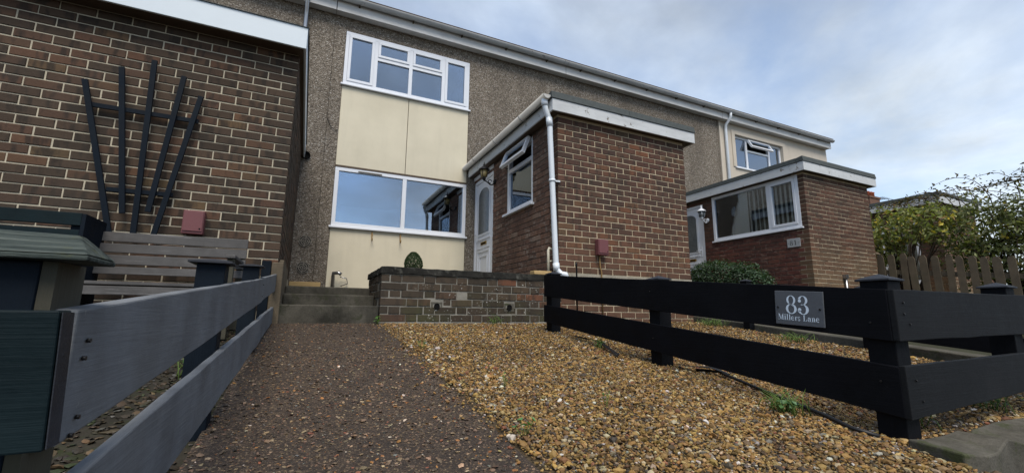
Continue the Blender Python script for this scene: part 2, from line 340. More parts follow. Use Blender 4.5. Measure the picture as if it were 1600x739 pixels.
class MB:
    def __init__(s): s.v, s.f, s.sm = [], [], []
    def add(s, vs, fs, smooth=False):
        b = len(s.v); s.v += [Vector(v) for v in vs]
        for f in fs: s.f.append(tuple(b+i for i in f)); s.sm.append(smooth)
        return s
    def box(s, a, b):
        x0, y0, z0 = (min(a[i], b[i]) for i in range(3)); x1, y1, z1 = (max(a[i], b[i]) for i in range(3))
        return s.add([(x0,y0,z0),(x1,y0,z0),(x1,y1,z0),(x0,y1,z0),(x0,y0,z1),(x1,y0,z1),(x1,y1,z1),(x0,y1,z1)],
                     [(3,2,1,0),(4,5,6,7),(0,1,5,4),(1,2,6,5),(2,3,7,6),(3,0,4,7)])
    def hexa(s, lo, hi):   # 4 low points, 4 high points (same order, ccw seen from above)
        return s.add(list(lo)+list(hi), [(3,2,1,0),(4,5,6,7),(0,1,5,4),(1,2,6,5),(2,3,7,6),(3,0,4,7)])
    def quad(s, *p): return s.add(p, [(0,1,2,3)])
    def tube(s, pts, r, n=8, cap=True):
        pts = [Vector(p) for p in pts]; rs = r if isinstance(r, (list, tuple)) else [r]*len(pts)
        b = len(s.v); ref = None
        for i, p in enumerate(pts):
            t = (pts[min(i+1, len(pts)-1)]-pts[max(i-1, 0)]).normalized()
            if ref is None: ref = t.orthogonal().normalized()
            ref = (ref-t*ref.dot(t)).normalized(); q = t.cross(ref)
            for k in range(n):
                a = 2*math.pi*k/n; s.v.append(p+(ref*math.cos(a)+q*math.sin(a))*rs[i])
        for i in range(len(pts)-1):
            for k in range(n):
                s.f.append((b+i*n+k, b+i*n+(k+1)%n, b+(i+1)*n+(k+1)%n, b+(i+1)*n+k)); s.sm.append(True)
        if cap:
            s.f.append(tuple(b+k for k in reversed(range(n)))); s.sm.append(False)
            e = b+(len(pts)-1)*n; s.f.append(tuple(e+k for k in range(n))); s.sm.append(False)
        return s
    def lathe(s, c, prof, n=16, axis='z'):
        b = len(s.v); c = Vector(c)
        for r, h in prof:
            for k in range(n):
                a = 2*math.pi*k/n; x, y = r*math.cos(a), r*math.sin(a)
                s.v.append(c+(Vector((x, y, h)) if axis == 'z' else Vector((x, h, y)) if axis == 'y' else Vector((h, x, y))))
        for i in range(len(prof)-1):
            for k in range(n):
                s.f.append((b+i*n+k, b+i*n+(k+1)%n, b+(i+1)*n+(k+1)%n, b+(i+1)*n+k)); s.sm.append(True)
        s.f.append(tuple(b+k for k in reversed(range(n)))); s.sm.append(False)
        e = b+(len(prof)-1)*n; s.f.append(tuple(e+k for k in range(n))); s.sm.append(False)
        return s
    def build(s, name, mat, parent=None, base=None, bevel=0):
        off = base if base is not None else wbase(parent)
        me = bpy.data.meshes.new(name); me.from_pydata([tuple(v-off) for v in s.v], [], s.f)
        me.polygons.foreach_set('use_smooth', s.sm); me.update()
        me.materials.append(MAT[mat] if isinstance(mat, str) else mat)
        o = bpy.data.objects.new(name, me); link(o, parent)
        if parent: BASE[o.name] = off
        elif base is not None: o.location = base; BASE[o.name] = Vector(base)
        if bevel:
            b = o.modifiers.new('bevel', 'BEVEL'); b.width = bevel; b.segments = 2; b.limit_method = 'ANGLE'
        return o
def box(name, a, b, mat, parent=None, bevel=0): return MB().box(a, b).build(name, mat, parent, bevel=bevel)

def screen(p):
    d = Vector(p)-CAM; z = d.dot(fw)
    if z < .05: return None
    return 512+435.6*d.dot(r2)/z, 236-435.6*d.dot(u2)/z, z

def ground_z(x, y):
    y = min(y, 0.0); return .342+.113*(max(y, -4.1)+.1)

# ------------------------------------------------------------------ brick walls
class Wall:
    """bricks of one thing; each wall lies on a vertical plane: origin, direction u, outward normal n"""
    def __init__(s): s.b = []
    def course(s, o, u, n, z0, z1, u0, u1, phase, mat, openings=(), first=None, jit=.0012, pitch=.225, flemish=False):
        """one course between z0,z1 from u0 to u1; phase = position of one perpend; first=(width, depth) of a quoin brick at u0"""
        zc = (z0+z1)/2; segs = [(u0, u1)]
        for (a, b, za, zb) in openings:
            if za < zc < zb:
                segs = [q for s0, s1 in segs for q in ((s0, min(s1, a)), (max(s0, b), s1)) if q[1]-q[0] > .03]
        for s0, s1 in segs:
            cuts = []
            if flemish:
                k = math.floor((s0-phase)/.3375)-1; x = phase+k*.3375
                while x < s1+.4: cuts += [x, x+.225]; x += .3375
            else:
                k = math.floor((s0-phase)/pitch)-1; x = phase+k*pitch
                while x < s1+.3: cuts.append(x); x += pitch
            cuts = [s0]+[c for c in cuts if s0+.035 < c < s1-.035]+[s1]
            for i, (a, b) in enumerate(zip(cuts, cuts[1:])):
                a2 = a if (i == 0) else a+.005; b2 = b if i == len(cuts)-2 else b-.005
                dep = .1025
                if first and i == 0 and s0 == u0: dep = first
                s.b.append((Vector(o), Vector(u), Vector(n), a2, b2, z0+.005, z1-.005, dep, mat, jit))
    def finish(s, parent, name='brick', limit=300):
        base = wbase(parent); items = []
        for o, u, n, a, b, z0, z1, dep, mat, jit in s.b:
            c = o+u*((a+b)/2)+Vector((0, 0, (z0+z1)/2)); sc = screen(c)
            vis = 0
            if sc:
                A, B_ = screen(o+u*a+Vector((0, 0, z0))), screen(o+u*b+Vector((0, 0, z1)))
                if A and B_ and -20 < sc[0] < 1044 and -20 < sc[1] < 492 and n.dot(CAM-c) > 0: vis = abs(A[0]-B_[0])*abs(A[1]-B_[1])
            items.append((vis, c, u, n, b-a, z1-z0, dep, mat, jit))
        items.sort(key=lambda t: -t[0])
        shared = {}
        def verts(L, H, D):
            e = .0035; x, z = L/2, H/2
            out = [(-x,0,-z),(x,0,-z),(x,0,z),(-x,0,z)]
            return [(-x,D,-z),(x,D,-z),(x,D,z),(-x,D,z), (-x,e,-z),(x,e,-z),(x,e,z),(-x,e,z), (-x+e,0,-z+e),(x-e,0,-z+e),(x-e,0,z-e),(-x+e,0,z-e)]
        F = [(0,1,5,4),(1,2,6,5),(2,3,7,6),(3,0,4,7),(4,5,9,8),(5,6,10,9),(6,7,11,10),(7,4,8,11),(8,9,10,11),(3,2,1,0)]
        rest = {}
        for i, (vis, c, u, n, L, H, D, mat, jit) in enumerate(items):
            inward = -n; rot = Matrix((u, inward, Vector((0, 0, 1)))).transposed()
            jitv = n*random.gauss(0, jit)+u*random.gauss(0, jit*.5)+Vector((0, 0, random.gauss(0, jit*.6)))
            rz = Matrix.Rotation(random.gauss(0, .006 if jit < .002 else .012), 3, 'Y') @ Matrix.Rotation(random.gauss(0, .004), 3, 'Z')
            R3 = rot @ rz
            if i < limit and vis > 0:
                key = (round(L/.02), round(H, 3), round(D, 3), mat)
                Lq = round(L, 3)
                key = (Lq, round(H, 3), round(D, 3), mat)
                if key not in shared:
                    me = bpy.data.meshes.new(name); vs = verts(Lq, H, D); me.from_pydata(vs, [], F)
                    at = me.attributes.new('loc', 'FLOAT_VECTOR', 'POINT'); at.data.foreach_set('vector', [q for v in vs for q in v])
                    me.materials.append(MAT[mat]); shared[key] = me
                ob = bpy.data.objects.new(name, shared[key])
                ob.matrix_local = Matrix.Translation(c+jitv-base) @ R3.to_4x4()
                link(ob, parent)
            else:
                V, FF, LC, RD = rest.setdefault(mat, ([], [], [], [])); bi = len(V); r = random.random()
                for v in verts(L, H, D):
                    V.append(tuple(R3 @ Vector(v)+c+jitv-base)); LC.extend(v); RD.append(r)
                FF += [tuple(bi+k for k in f) for f in F]
        for mat, (V, FF, LC, RD) in rest.items():
            me = bpy.data.meshes.new('brickwork'); me.from_pydata(V, [], FF)
            me.attributes.new('loc', 'FLOAT_VECTOR', 'POINT').data.foreach_set('vector', LC)
            me.attributes.new('rnd', 'FLOAT', 'POINT').data.foreach_set('value', RD)
            me.materials.append(MAT[mat]); o = link(bpy.data.objects.new('brickwork', me), parent); o['kind'] = 'stuff'

def core(mb, o, u, n, u0, u1, z0, z1, openings, back, thick):
    """solid slab behind a wall face, with openings left free; front face 'back' behind the plane"""
    us = sorted({u0, u1, *[x for q in openings for x in q[:2] if u0 < x < u1]}); zs = sorted({z0, z1, *[x for q in openings for x in q[2:] if z0 < x < z1]})
    o, u, n = Vector(o), Vector(u), Vector(n)
    for a, b in zip(us, us[1:]):
        run = None
        for c, d in list(zip(zs, zs[1:]))+[(None, None)]:
            solid = c is not None and not any(q[0] < (a+b)/2 < q[1] and q[2] < (c+d)/2 < q[3] for q in openings)
            if solid: run = (run[0] if run else c, d)
            if (not solid) and run:
                p = [o+u*a-n*back, o+u*b-n*back, o+u*b-n*(back+thick), o+u*a-n*(back+thick)]
                if u.cross(-n).z < 0: p = [p[1], p[0], p[3], p[2]]
                mb.hexa([q+Vector((0, 0, run[0])) for q in p], [q+Vector((0, 0, run[1])) for q in p]); run = None

# ------------------------------------------------------------------ windows and doors on a plane
class Pl:
    def __init__(s, o, u, n): s.o, s.u, s.n = Vector(o), Vector(u), Vector(n)
    def P(s, a, z, d=0): return s.o+s.u*a+s.n*d+Vector((0, 0, z))
    def slab(s, mb, a0, a1, z0, z1, d0, d1):
        lo = [s.P(a0, z0, d0), s.P(a1, z0, d0), s.P(a1, z0, d1), s.P(a0, z0, d1)]
        if s.u.cross(s.n).z < 0: lo = [lo[1], lo[0], lo[3], lo[2]]
        return mb.hexa(lo, [q+Vector((0, 0, z1-z0)) for q in lo])
    def ring(s, mb, a0, a1, z0, z1, w, d0, d1):
        s.slab(mb, a0, a1, z0, z0+w, d0, d1); s.slab(mb, a0, a1, z1-w, z1, d0, d1)
        s.slab(mb, a0, a0+w, z0+w, z1-w, d0, d1); s.slab(mb, a1-w, a1, z0+w, z1-w, d0, d1)

def room(pl, parent, a0, a1, z0, z1, depth=1.4):
    mb = MB(); P = pl.P; d0 = -.215; e = .0
    z0 -= .25
    c = [P(a0,z0,d0),P(a1,z0,d0),P(a1,z1,d0),P(a0,z1,d0),P(a0,z0,-depth),P(a1,z0,-depth),P(a1,z1,-depth),P(a0,z1,-depth)]
    mb.add(c, [(4,5,6,7),(0,1,5,4),(3,2,6,7),(0,3,7,4),(1,2,6,5)]); return mb.build('room_interior', 'interior', parent)

# ------------------------------------------------------------------ the setting
g = MB()
ys = [-300, -60, -12, -3.62, -3.5, -.1, 0, 3, 60, 300]; xs = [-300, -60, -15, -2.94, 2.3, 15, 60, 300]
hz = lambda y: (-.16 if y < -3.55 else ground_z(0, y)-.05)
for j, y in enumerate(ys):
    for x in xs: g.v.append(Vector((x, y, hz(y))))
W_ = len(xs)
for j in range(len(ys)-1):
    for i in range(W_-1): g.f.append((j*W_+i, j*W_+i+1, (j+1)*W_+i+1, (j+1)*W_+i)); g.sm.append(False)
tag(g.build('ground', 'soil'), kind='structure')
def sheet(name, x0, x1, y0, y1, mat, dz, nx=1, ny=1, warp=0):
    m = MB()
    for j in range(ny+1):
        for i in range(nx+1):
            x = x0+(x1-x0)*i/nx; y = y0+(y1-y0)*j/ny
            m.v.append(Vector((x, y, ground_z(x, y)+dz+(warp*math.sin(x*3.1+1)*math.cos(y*2.3) if warp else 0))))
    for j in range(ny):
        for i in range(nx):
            b = j*(nx+1)+i; m.f.append((b, b+1, b+nx+2, b+nx+1)); m.sm.append(True)
    return tag(m.build(name, mat), kind='structure')
PX0, PX1 = -2.945, -2.015
# the path: two bays of exposed aggregate with a joint
path = bpy.data.objects.new('path', None); link(path); tag(path, kind='structure'); 
for y0, y1 in ((-4.0, -1.310), (-1.290, -.1)):
    m = MB(); z0, z1 = ground_z(0, y0), ground_z(0, y1)
    m.hexa([(PX0,y0,z0-.1),(PX1,y0,z0-.1),(PX1,y1,z1-.1),(PX0,y1,z1-.1)], [(PX0,y0,z0),(PX1,y0,z0),(PX1,y1,z1),(PX0,y1,z1)])
    m.build('path_slab', 'path', path, bevel=.006)
sheet('gravel_bed', PX1, -.602, -4.0, -.02, 'soil', -.012, 1, 1)
sheet('gravel_bed', -.601, 2.3, -3.56, -.02, 'soil', -.012, 1, 1)
sheet('side_paving', -7.5, PX0-.002, -3.56, -.1, 'paving', -.03, 1, 1)
sheet('lawn', 2.63, 30, -3.56, 0, 'grass', -.004)
tag(MB().box((-60, -9, -.3), (60, -3.63, -.15)).build('street', 'street'), kind='structure')
# terrace behind the low wall and steps
t = MB(); t.box((-2.9, .95, .3), (-.02, 2.93, .70)); t.box((-1.80, .14, .3), (-.02, .945, .705)); t.box((2.15, .5, .3), (4.85, 2.93, .70))
tag(t.build('terrace', 'kerb'), kind='structure')

# pebbles ----------------------------------------------------------------
def ico():
    bm = bmesh.new(); bmesh.ops.create_icosphere(bm, subdivisions=1, radius=1)
    v = np.array([x.co[:] for x in bm.verts]); f = np.array([[q.index for q in x.verts] for x in bm.faces]); bm.free(); return v, f
def pebbles(name, xy, size, flat, sink, colours, mat, parent=None, gain=1.0):
    V, F = ico(); N = len(xy); nv = len(V)
    ang = rng.uniform(0, 2*np.pi, N); ti = rng.normal(0, .35, (N, 2))
    sc = size[:, None]*np.stack([rng.uniform(.8, 1.3, N), rng.uniform(.65, 1, N), rng.uniform(*flat, N)], 1)
    jit = np.clip(1+rng.normal(0, .17, (N, nv, 1)), .6, 1.45)
    P = V[None]*jit*sc[:, None, :]
    # tilt
    P[:, :, 2] += P[:, :, 0]*np.clip(ti[:, 0:1], -.6, .6)*.6+P[:, :, 1]*np.clip(ti[:, 1:2], -.6, .6)*.6
    c, s = np.cos(ang)[:, None], np.sin(ang)[:, None]
    X = P[:, :, 0]*c-P[:, :, 1]*s; Y = P[:, :, 0]*s+P[:, :, 1]*c
    gz = .342+.113*(np.clip(xy[:, 1], -4.1, 0)+.1)
    Z = P[:, :, 2]+(gz+sink+rng.uniform(-.3, .6, N)*size*(1 if sink > -.003 else .0))[:, None]
    co = np.stack([X+xy[:, 0:1], Y+xy[:, 1:2], Z], 2).reshape(-1, 3).astype(np.float32)
    FF = (F[None]+(np.arange(N)*nv)[:, None, None]).reshape(-1).astype(np.int32)
    me = bpy.data.meshes.new(name); me.vertices.add(len(co)); me.vertices.foreach_set('co', co.ravel())
    me.loops.add(len(FF)); me.loops.foreach_set('vertex_index', FF)
    np_ = len(FF)//3; me.polygons.add(np_); me.polygons.foreach_set('loop_start', np.arange(0, np_*3, 3, dtype=np.int32))
    me.polygons.foreach_set('use_smooth', np.zeros(np_, bool)); me.update(calc_edges=True)
    pal = np.array([c[1] for c in colours]); w = np.array([c[0] for c in colours]); idx = rng.choice(len(pal), N, p=w/w.sum())
    cl = pal[idx]*rng.uniform(.7, 1.45, (N, 1))*gain*rng.uniform(.92, 1.08, (N, 3))
    ca = np.ones((N, nv, 4), np.float32); ca[:, :, :3] = cl[:, None, :]
    me.attributes.new('tint', 'FLOAT_COLOR', 'POINT').data.foreach_set('color', ca.ravel())
    me.materials.append(MAT[mat]); return link(bpy.data.objects.new(name, me), parent)
def jitgrid(x0, x1, y0, y1, d):
    a = np.arange(x0, x1, d); b = np.arange(y0, y1, d); X, Y = np.meshgrid(a, b)
    return np.stack([X.ravel(), Y.ravel()], 1)+rng.uniform(-.6, .6, (X.size, 2))*d
GOLD = [(4.2, (.345, .212, .066)), (4.2, (.272, .156, .045)), (2.5, (.18, .102, .036)), (2.2, (.395, .278, .118)), (1.0, (.45, .365, .23)), (.35, (.58, .54, .47)), (1.0, (.18, .155, .125)), (1.4, (.075, .058, .040)), (.5, (.26, .11, .055)), (1.6, (.12, .075, .036))]
near = np.concatenate([jitgrid(PX1+.01, -.61, -3.96, -3.5, .0105), jitgrid(PX1+.01, -.2, -3.5, -1.9, .0105)]); mid = jitgrid(PX1+.01, .6, -1.9, -.12, .0135); far1 = jitgrid(-.2, 2.28, -3.42, -1.9, .019); far2 = jitgrid(.6, 2.28, -1.9, -.02, .021)
xy = np.concatenate([near, mid, far1, far2])
keep = ~((xy[:, 0] < PX1+.035+.025*np.sin(xy[:, 1]*7.0)) & (rng.uniform(0, 1, len(xy)) < .55)); xy = xy[keep]
sz = np.clip(rng.lognormal(math.log(.0055), .42, len(xy)), .004, .017); sz *= np.where(xy[:, 0] > .2, 1.25, 1.0)
gr = pebbles('gravel', xy, sz, (.35, .8), .001, GOLD, 'pebble', gain=.86)
tag(gr, 'golden brown gravel covering the front garden', 'gravel', kind='stuff')
sp = np.stack([PX1-rng.exponential(.05, 260), rng.uniform(-3.5, -.2, 260)], 1)
ls = pebbles('loose_stones', sp, np.clip(rng.lognormal(math.log(.0055), .35, 260), .003, .011), (.4, .8), .004, GOLD, 'pebble'); tag(ls, 'stray golden stones spilt on the path edge', 'gravel', kind='stuff')
DARK = [(3, (.070, .049, .034)), (3.5, (.105, .072, .047)), (2.6, (.15, .100, .062)), (1.8, (.20, .142, .088)), (.7, (.28, .21, .125)), (.12, (.46, .40, .32)), (.9, (.27, .125, .038)), (.5, (.17, .065, .035)), (1.5, (.038, .030, .023)), (.4, (.12, .115, .10))]
pxy = np.concatenate([jitgrid(PX0+.01, PX1-.005, -3.7, -1.31, .0088), jitgrid(PX0+.01, PX1-.005, -1.29, -.11, .012)])
pxy = pxy[rng.uniform(0, 1, len(pxy)) < .62]
psz = np.clip(rng.lognormal(math.log(.0034), .5, len(pxy)), .0018, .0095)
st = pebbles('embedded_stones', pxy, psz, (.22, .4), -.0009, DARK, 'path_pebble', path, gain=1.15); st['kind'] = 'stuff'

LIT = [(3, (.03, .024, .016)), (3, (.05, .038, .022)), (2, (.075, .05, .028)), (1, (.03, .04, .014)), (.7, (.12, .08, .04)), (1, (.10, .095, .085))]
lxy = jitgrid(-4.2, PX0-.01, -3.5, -.2, .024); lxy = lxy[rng.uniform(0, 1, len(lxy)) < .75]
lt = pebbles('leaf_litter', lxy, np.clip(rng.lognormal(math.log(.010), .4, len(lxy)), .004, .025), (.12, .4), -.026, LIT, 'path_pebble'); tag(lt, 'dark leaf litter and grit behind the slate grey fence', 'leaf litter', kind='stuff')
# steps
s = thing('concrete_steps', (-2.45, -.1, .33), 'three stained concrete steps rising from the dark path', 'steps')
for y0, y1, z0, z1, x0, x1 in ((-.10, .25, .25, .503, -2.915, -2.036), (.25, .60, .25, .610, -2.86, -2.036), (.60, .95, .25, .70, -2.86, -2.036)):
    box('step', (x0, y0, z0), (x1, y1+(.0 if z1 > .65 else .02), z1), 'step', s, bevel=.012)

# ------------------------------------------------------------------ low garden wall
LWX0, LWX1, LWY = -2.03, -.03, -.10
w = thing('garden_wall', (-1.0, LWY, .33), 'low dark brick garden wall with lichened coping beside the steps', 'wall')
wl_ = Wall(); hole = [(-1.515, -1.445, .47, .545), (-.72, -.65, .47, .545)]
for k in range(6):
    z0 = .352+k*.0755
    wl_.course((0, LWY, 0), (1, 0, 0), (0, -1, 0), z0, z0+.0755, LWX0, LWX1, -.32+(.17 if k % 2 else 0), 'brick_low', [(a-.03, b+.03, c, d) for a, b, c, d in hole], jit=.003, flemish=True)
    wl_.course((LWX0, 0, 0), (0, -1, 0), (-1, 0, 0), z0, z0+.0755, -.82, .1-.1125+.11*(k % 2)-.11, (.1 if k % 2 else .0), 'brick_low', jit=.003)
wl_.finish(w)
m = MB(); core(m, (0, LWY, 0), (1, 0, 0), (0, -1, 0), LWX0+.006, LWX1, .30, .808, [], .006, .20)
core(m, (LWX0, 0, 0), (0, -1, 0), (-1, 0, 0), -.815, -.11, .30, .806, [], .006, .20)
m.build('mortar_core', 'mortar_low', w)
def rough_slab(name, a, b, mat, parent, amp=.006, seg=.06):
    bm = bmesh.new(); x0, y0, z0 = a; x1, y1, z1 = b
    nx = max(1, int((x1-x0)/seg)); ny = max(1, int((y1-y0)/seg)); mb = MB(); mb.box(a, b)
    bmesh.ops.create_cube(bm, size=1, matrix=Matrix.Translation(((x0+x1)/2, (y0+y1)/2, (z0+z1)/2)) @ Matrix.Diagonal((x1-x0, y1-y0, z1-z0, 1)))
    for ax, nn in ((0, nx), (1, ny)):
        for k in range(1, nn):
            q = (x0+(x1-x0)*k/nn) if ax == 0 else (y0+(y1-y0)*k/ny)
            no = (1, 0, 0) if ax == 0 else (0, 1, 0); co = (q, 0, 0) if ax == 0 else (0, q, 0)
            bmesh.ops.bisect_plane(bm, geom=bm.verts[:]+bm.edges[:]+bm.faces[:], plane_co=co, plane_no=no)
    off = wbase(parent)
    for v in bm.verts:
        v.co += Vector((random.uniform(-1, 1), random.uniform(-1, 1), random.uniform(-1, .6)))*amp-off
    me = bpy.data.meshes.new(name); bm.to_mesh(me); bm.free(); me.materials.append(MAT[mat])
    o = link(bpy.data.objects.new(name, me), parent); bv = o.modifiers.new('bevel', 'BEVEL'); bv.width = .006; bv.segments = 2; bv.limit_method = 'ANGLE'; return o
rough_slab('coping', (LWX0-.008, LWY-.012, .809), (LWX1, LWY+.22, .876), 'coping', w)
rough_slab('coping', (LWX0-.010, LWY+.224, .809), (LWX0+.21, .82, .868), 'coping', w)
rough_slab('footing', (LWX0-.004, LWY-.012, .28), (LWX1, LWY-.0005, .352), 'mortar_low', w, .004)
for a, b, c, d in hole:   # weep pipes set in cement
    cx_, cz_ = (a+b)/2, (c+d)/2
    p = MB(); p.lathe((cx_, LWY-.004, cz_), [(.030, .0), (.030, -.004), (.024, -.004), (.024, .09)], 16, 'y').build('drain_pipe', 'black', w)
    q = MB(); Pl((0, LWY, 0), (1, 0, 0), (0, -1, 0)).ring(q, a-.022, b+.022, c-.004, d+.004, .018, -.03, -.003); q.build('cement_surround', 'kerb', w)
box('loose_brick', (-.36, -.06, .88), (-.13, .05, .925), 'ochre', w, bevel=.008)


# ------------------------------------------------------------------ windows / doors as parts
def pane(pl, parent, a0, a1, z0, z1, d, mat='glass'):
    mb = MB(); pl.slab(mb, a0, a1, z0, z1, d-.003, d+.003); return mb.build('pane', mat, parent)

def simple_window(pl, parent, a0, a1, z0, z1, splits, sill=True, d=-.045, w=.055, transom=None, glass='glass'):
    """outer frame as the part 'window'; mullions, panes, sill as its children. splits = inner mullion positions"""
    mb = MB(); pl.ring(mb, a0, a1, z0, z1, w, d-.035, d+.035)
    win = mb.build('window', 'upvc', parent, bevel=.004)
    for x in splits:
        mb = MB(); pl.slab(mb, x-w*.55, x+w*.55, z0+w, z1-w, d-.033, d+.033); mb.build('mullion', 'upvc', win)
    edges = [a0+w]+[q for x in splits for q in (x-w*.55, x+w*.55)]+[a1-w]
    cells = [(edges[i], edges[i+1]) for i in range(0, len(edges), 2)]
    for i, (c0, c1) in enumerate(cells):
        if transom and i in transom['cells']:
            tz = transom['z']; mb = MB(); pl.slab(mb, c0, c1, tz-.03, tz+.03, d-.032, d+.032); mb.build('transom', 'upvc', win)
            mb = MB(); pl.ring(mb, c0+.002, c1-.002, tz+.032, z1-w-.002, .042, d-.02, d+.045); mb.build('casement', 'upvc', win, bevel=.003)
            pane(pl, win, c0+.04, c1-.04, tz+.07, z1-w-.04, d+.012, glass)
            pane(pl, win, c0, c1, z0+w, tz-.03, d, glass)
        elif transom and i in transom.get('sash', ()):
            mb = MB(); pl.ring(mb, c0+.002, c1-.002, z0+w+.002, z1-w-.002, .045, d-.02, d+.045); mb.build('casement', 'upvc', win, bevel=.003)
            pane(pl, win, c0+.042, c1-.042, z0+w+.042, z1-w-.042, d+.012, glass)
        else: pane(pl, win, c0, c1, z0+w, z1-w, d, glass)
    if sill:
        mb = MB(); pl.slab(mb, a0-.03, a1+.03, z0-.032, z0-.002, d-.04, .035); mb.build('sill', 'upvc', win, bevel=.004)
    return win, cells

def arch_pts(a0, a1, z0, z1, n=9):
    """outline of an arched light: flat bottom, arched top"""
    c = (a0+a1)/2; r = (a1-a0)/2; pts = [(a0, z0), (a1, z0)]
    rise = r*.55
    for k in range(n): t = math.pi*k/(n-1); pts.append((c+r*math.cos(t), z1-rise+rise*math.sin(t)))
    return pts
def extrude(pl, mb, pts, d0, d1):
    n = len(pts); A = [pl.P(a, z, d1) for a, z in pts]; B_ = [pl.P(a, z, d0) for a, z in pts]
    flip = pl.u.cross(Vector((0, 0, 1))).dot(pl.n) < 0
    F = [tuple(range(n)), tuple(reversed(range(n, 2*n)))]+[(i, n+i, n+(i+1) % n, (i+1) % n) for i in range(n)]
    if flip: F = [tuple(reversed(f)) for f in F]
    mb.add(A+B_, F)
def front_door(pl, parent, a0, a1, z0, z1, flip):
    """upvc door: frame, leaf, arched obscured light, mouldings, letterbox, handle"""
    d = -.05; mb = MB(); pl.ring(mb, a0, a1, z0, z1, .06, d-.03, d+.035); fr = mb.build('door_frame', 'upvc', parent, bevel=.004)
    b0, b1 = a0+.064, a1-.064; c0, c1 = z0+.064, z1-.064
    mb = MB(); pl.slab(mb, b0, b1, c0, c1, d-.02, d+.02); door = mb.build('door', 'upvc', parent, bevel=.004)
    g0, g1 = b0+.15, b1-.15; top = c1-.13; bot = c0+1.02
    mb = MB(); extrude(pl, mb, arch_pts(g0-.035, g1+.035, bot-.035, top+.035, 11), d+.021, d+.032); mb.build('light_moulding', 'upvc', door)
    mb = MB(); extrude(pl, mb, arch_pts(g0, g1, bot, top, 11), d+.033, d+.036); mb.build('light', 'glass_lace', door)
    mb = MB(); pl.slab(mb, b0+.09, b1-.09, bot-.11, bot-.09, d+.021, d+.034); mb.build('moulding', 'upvc', door)
    mb = MB(); pl.slab(mb, (b0+b1)/2-.13, (b0+b1)/2+.13, bot-.205, bot-.15, d+.021, d+.03); lb = mb.build('letterbox', 'brass', door)
    mb = MB(); pl.slab(mb, (b0+b1)/2-.10, (b0+b1)/2+.10, bot-.195, bot-.168, d+.0305, d+.034); mb.build('flap', 'black', lb)
    mb = MB(); pl.ring(mb, b0+.10, b1-.10, c0+.12, bot-.29, .035, d+.021, d+.034); mb.build('moulding', 'upvc', door)
    mb = MB(); pl.ring(mb, b0+.20, b1-.20, c0+.22, bot-.39, .022, d+.021, d+.032); mb.build('moulding', 'upvc', door)
    mb = MB(); pl.slab(mb, b0+.09, b1-.09, bot-.265, bot-.245, d+.021, d+.034); mb.build('moulding', 'upvc', door)
    hx = b1-.045 if flip else b0+.045
    mb = MB(); pl.slab(mb, hx-.015, hx+.015, c0+.9, c0+1.12, d+.021, d+.03); h = mb.build('handle_plate', 'upvc', door)
    mb = MB(); mb.tube([pl.P(hx, c0+1.03, d+.03), pl.P(hx, c0+1.03, d+.07), pl.P(hx+(-.1 if flip else .1), c0+1.03, d+.075)], .008, 6); mb.build('handle', 'upvc', h)
    return door

# ------------------------------------------------------------------ brick porches
def flat_roof(p, x0, x1, y0, y1, ov_f, ov_s, mats, zb=2.895, zt=3.05, felt_t=3.14, soffit='soffit', felt_dx=0):
    X0, X1, Y0 = x0-ov_s, x1+ov_s, y0-ov_f
    m = MB(); m.box((X0, Y0, zb), (X1, Y0+.022, zt)); m.build('front_fascia', mats, p, bevel=.003)
    m = MB(); m.box((X0, Y0+.0225, zb), (X0+.022, y1, zt)); m.build('side_fascia', mats, p, bevel=.003)
    m = MB(); m.box((X1-.022, Y0+.0225, zb), (X1, y1, zt)); m.build('side_fascia', mats, p, bevel=.003)
    m = MB(); m.box((X0+.023, Y0+.023, zb+.012), (X1-.023, y1-.002, zb+.03)); m.build('soffit', soffit, p)
    m = MB()
    # felt: flat deck with a raised welted edge, in strips along the front
    m.box((X0+.03, Y0+.03, zt-.04), (X1-.03, y1-.002, felt_t-.03)); roof = m.build('roof_deck', 'felt', p)
    n = max(2, int((X1-X0)/.8))
    for k in range(n):
        a, b = X0-.012+(X1-X0+.024)*k/n, X0-.012+(X1-X0+.024)*(k+1)/n-.003
        z = random.uniform(-.004, .004)
        q = MB(); lo = [(a, Y0-.014, zt-.0), (b, Y0-.014, zt-.0), (b, Y0+.12, zt+.004), (a, Y0+.12, zt+.004)]
        hi = [(a, Y0+.004, felt_t+z), (b, Y0+.004, felt_t+z), (b, Y0+.12, felt_t-.02), (a, Y0+.12, felt_t-.02)]
        q.hexa(lo, hi).build('felt_strip', 'felt', roof, bevel=.006)
    for xa, xb in ((X0-.014, X0+.1), (X1-.1, X1+.014)):
        q = MB(); q.hexa([(xa, Y0+.1205, zt+.001), (xb, Y0+.1205, zt+.001), (xb, y1, zt+.001), (xa, y1, zt+.001)], [(xa+.008, Y0+.1205, felt_t-.012), (xb, Y0+.1205, felt_t-.012), (xb, y1, felt_t-.012), (xa+.008, y1, felt_t-.012)]); q.build('felt_strip', 'felt', roof, bevel=.006)
    return X0, X1, Y0

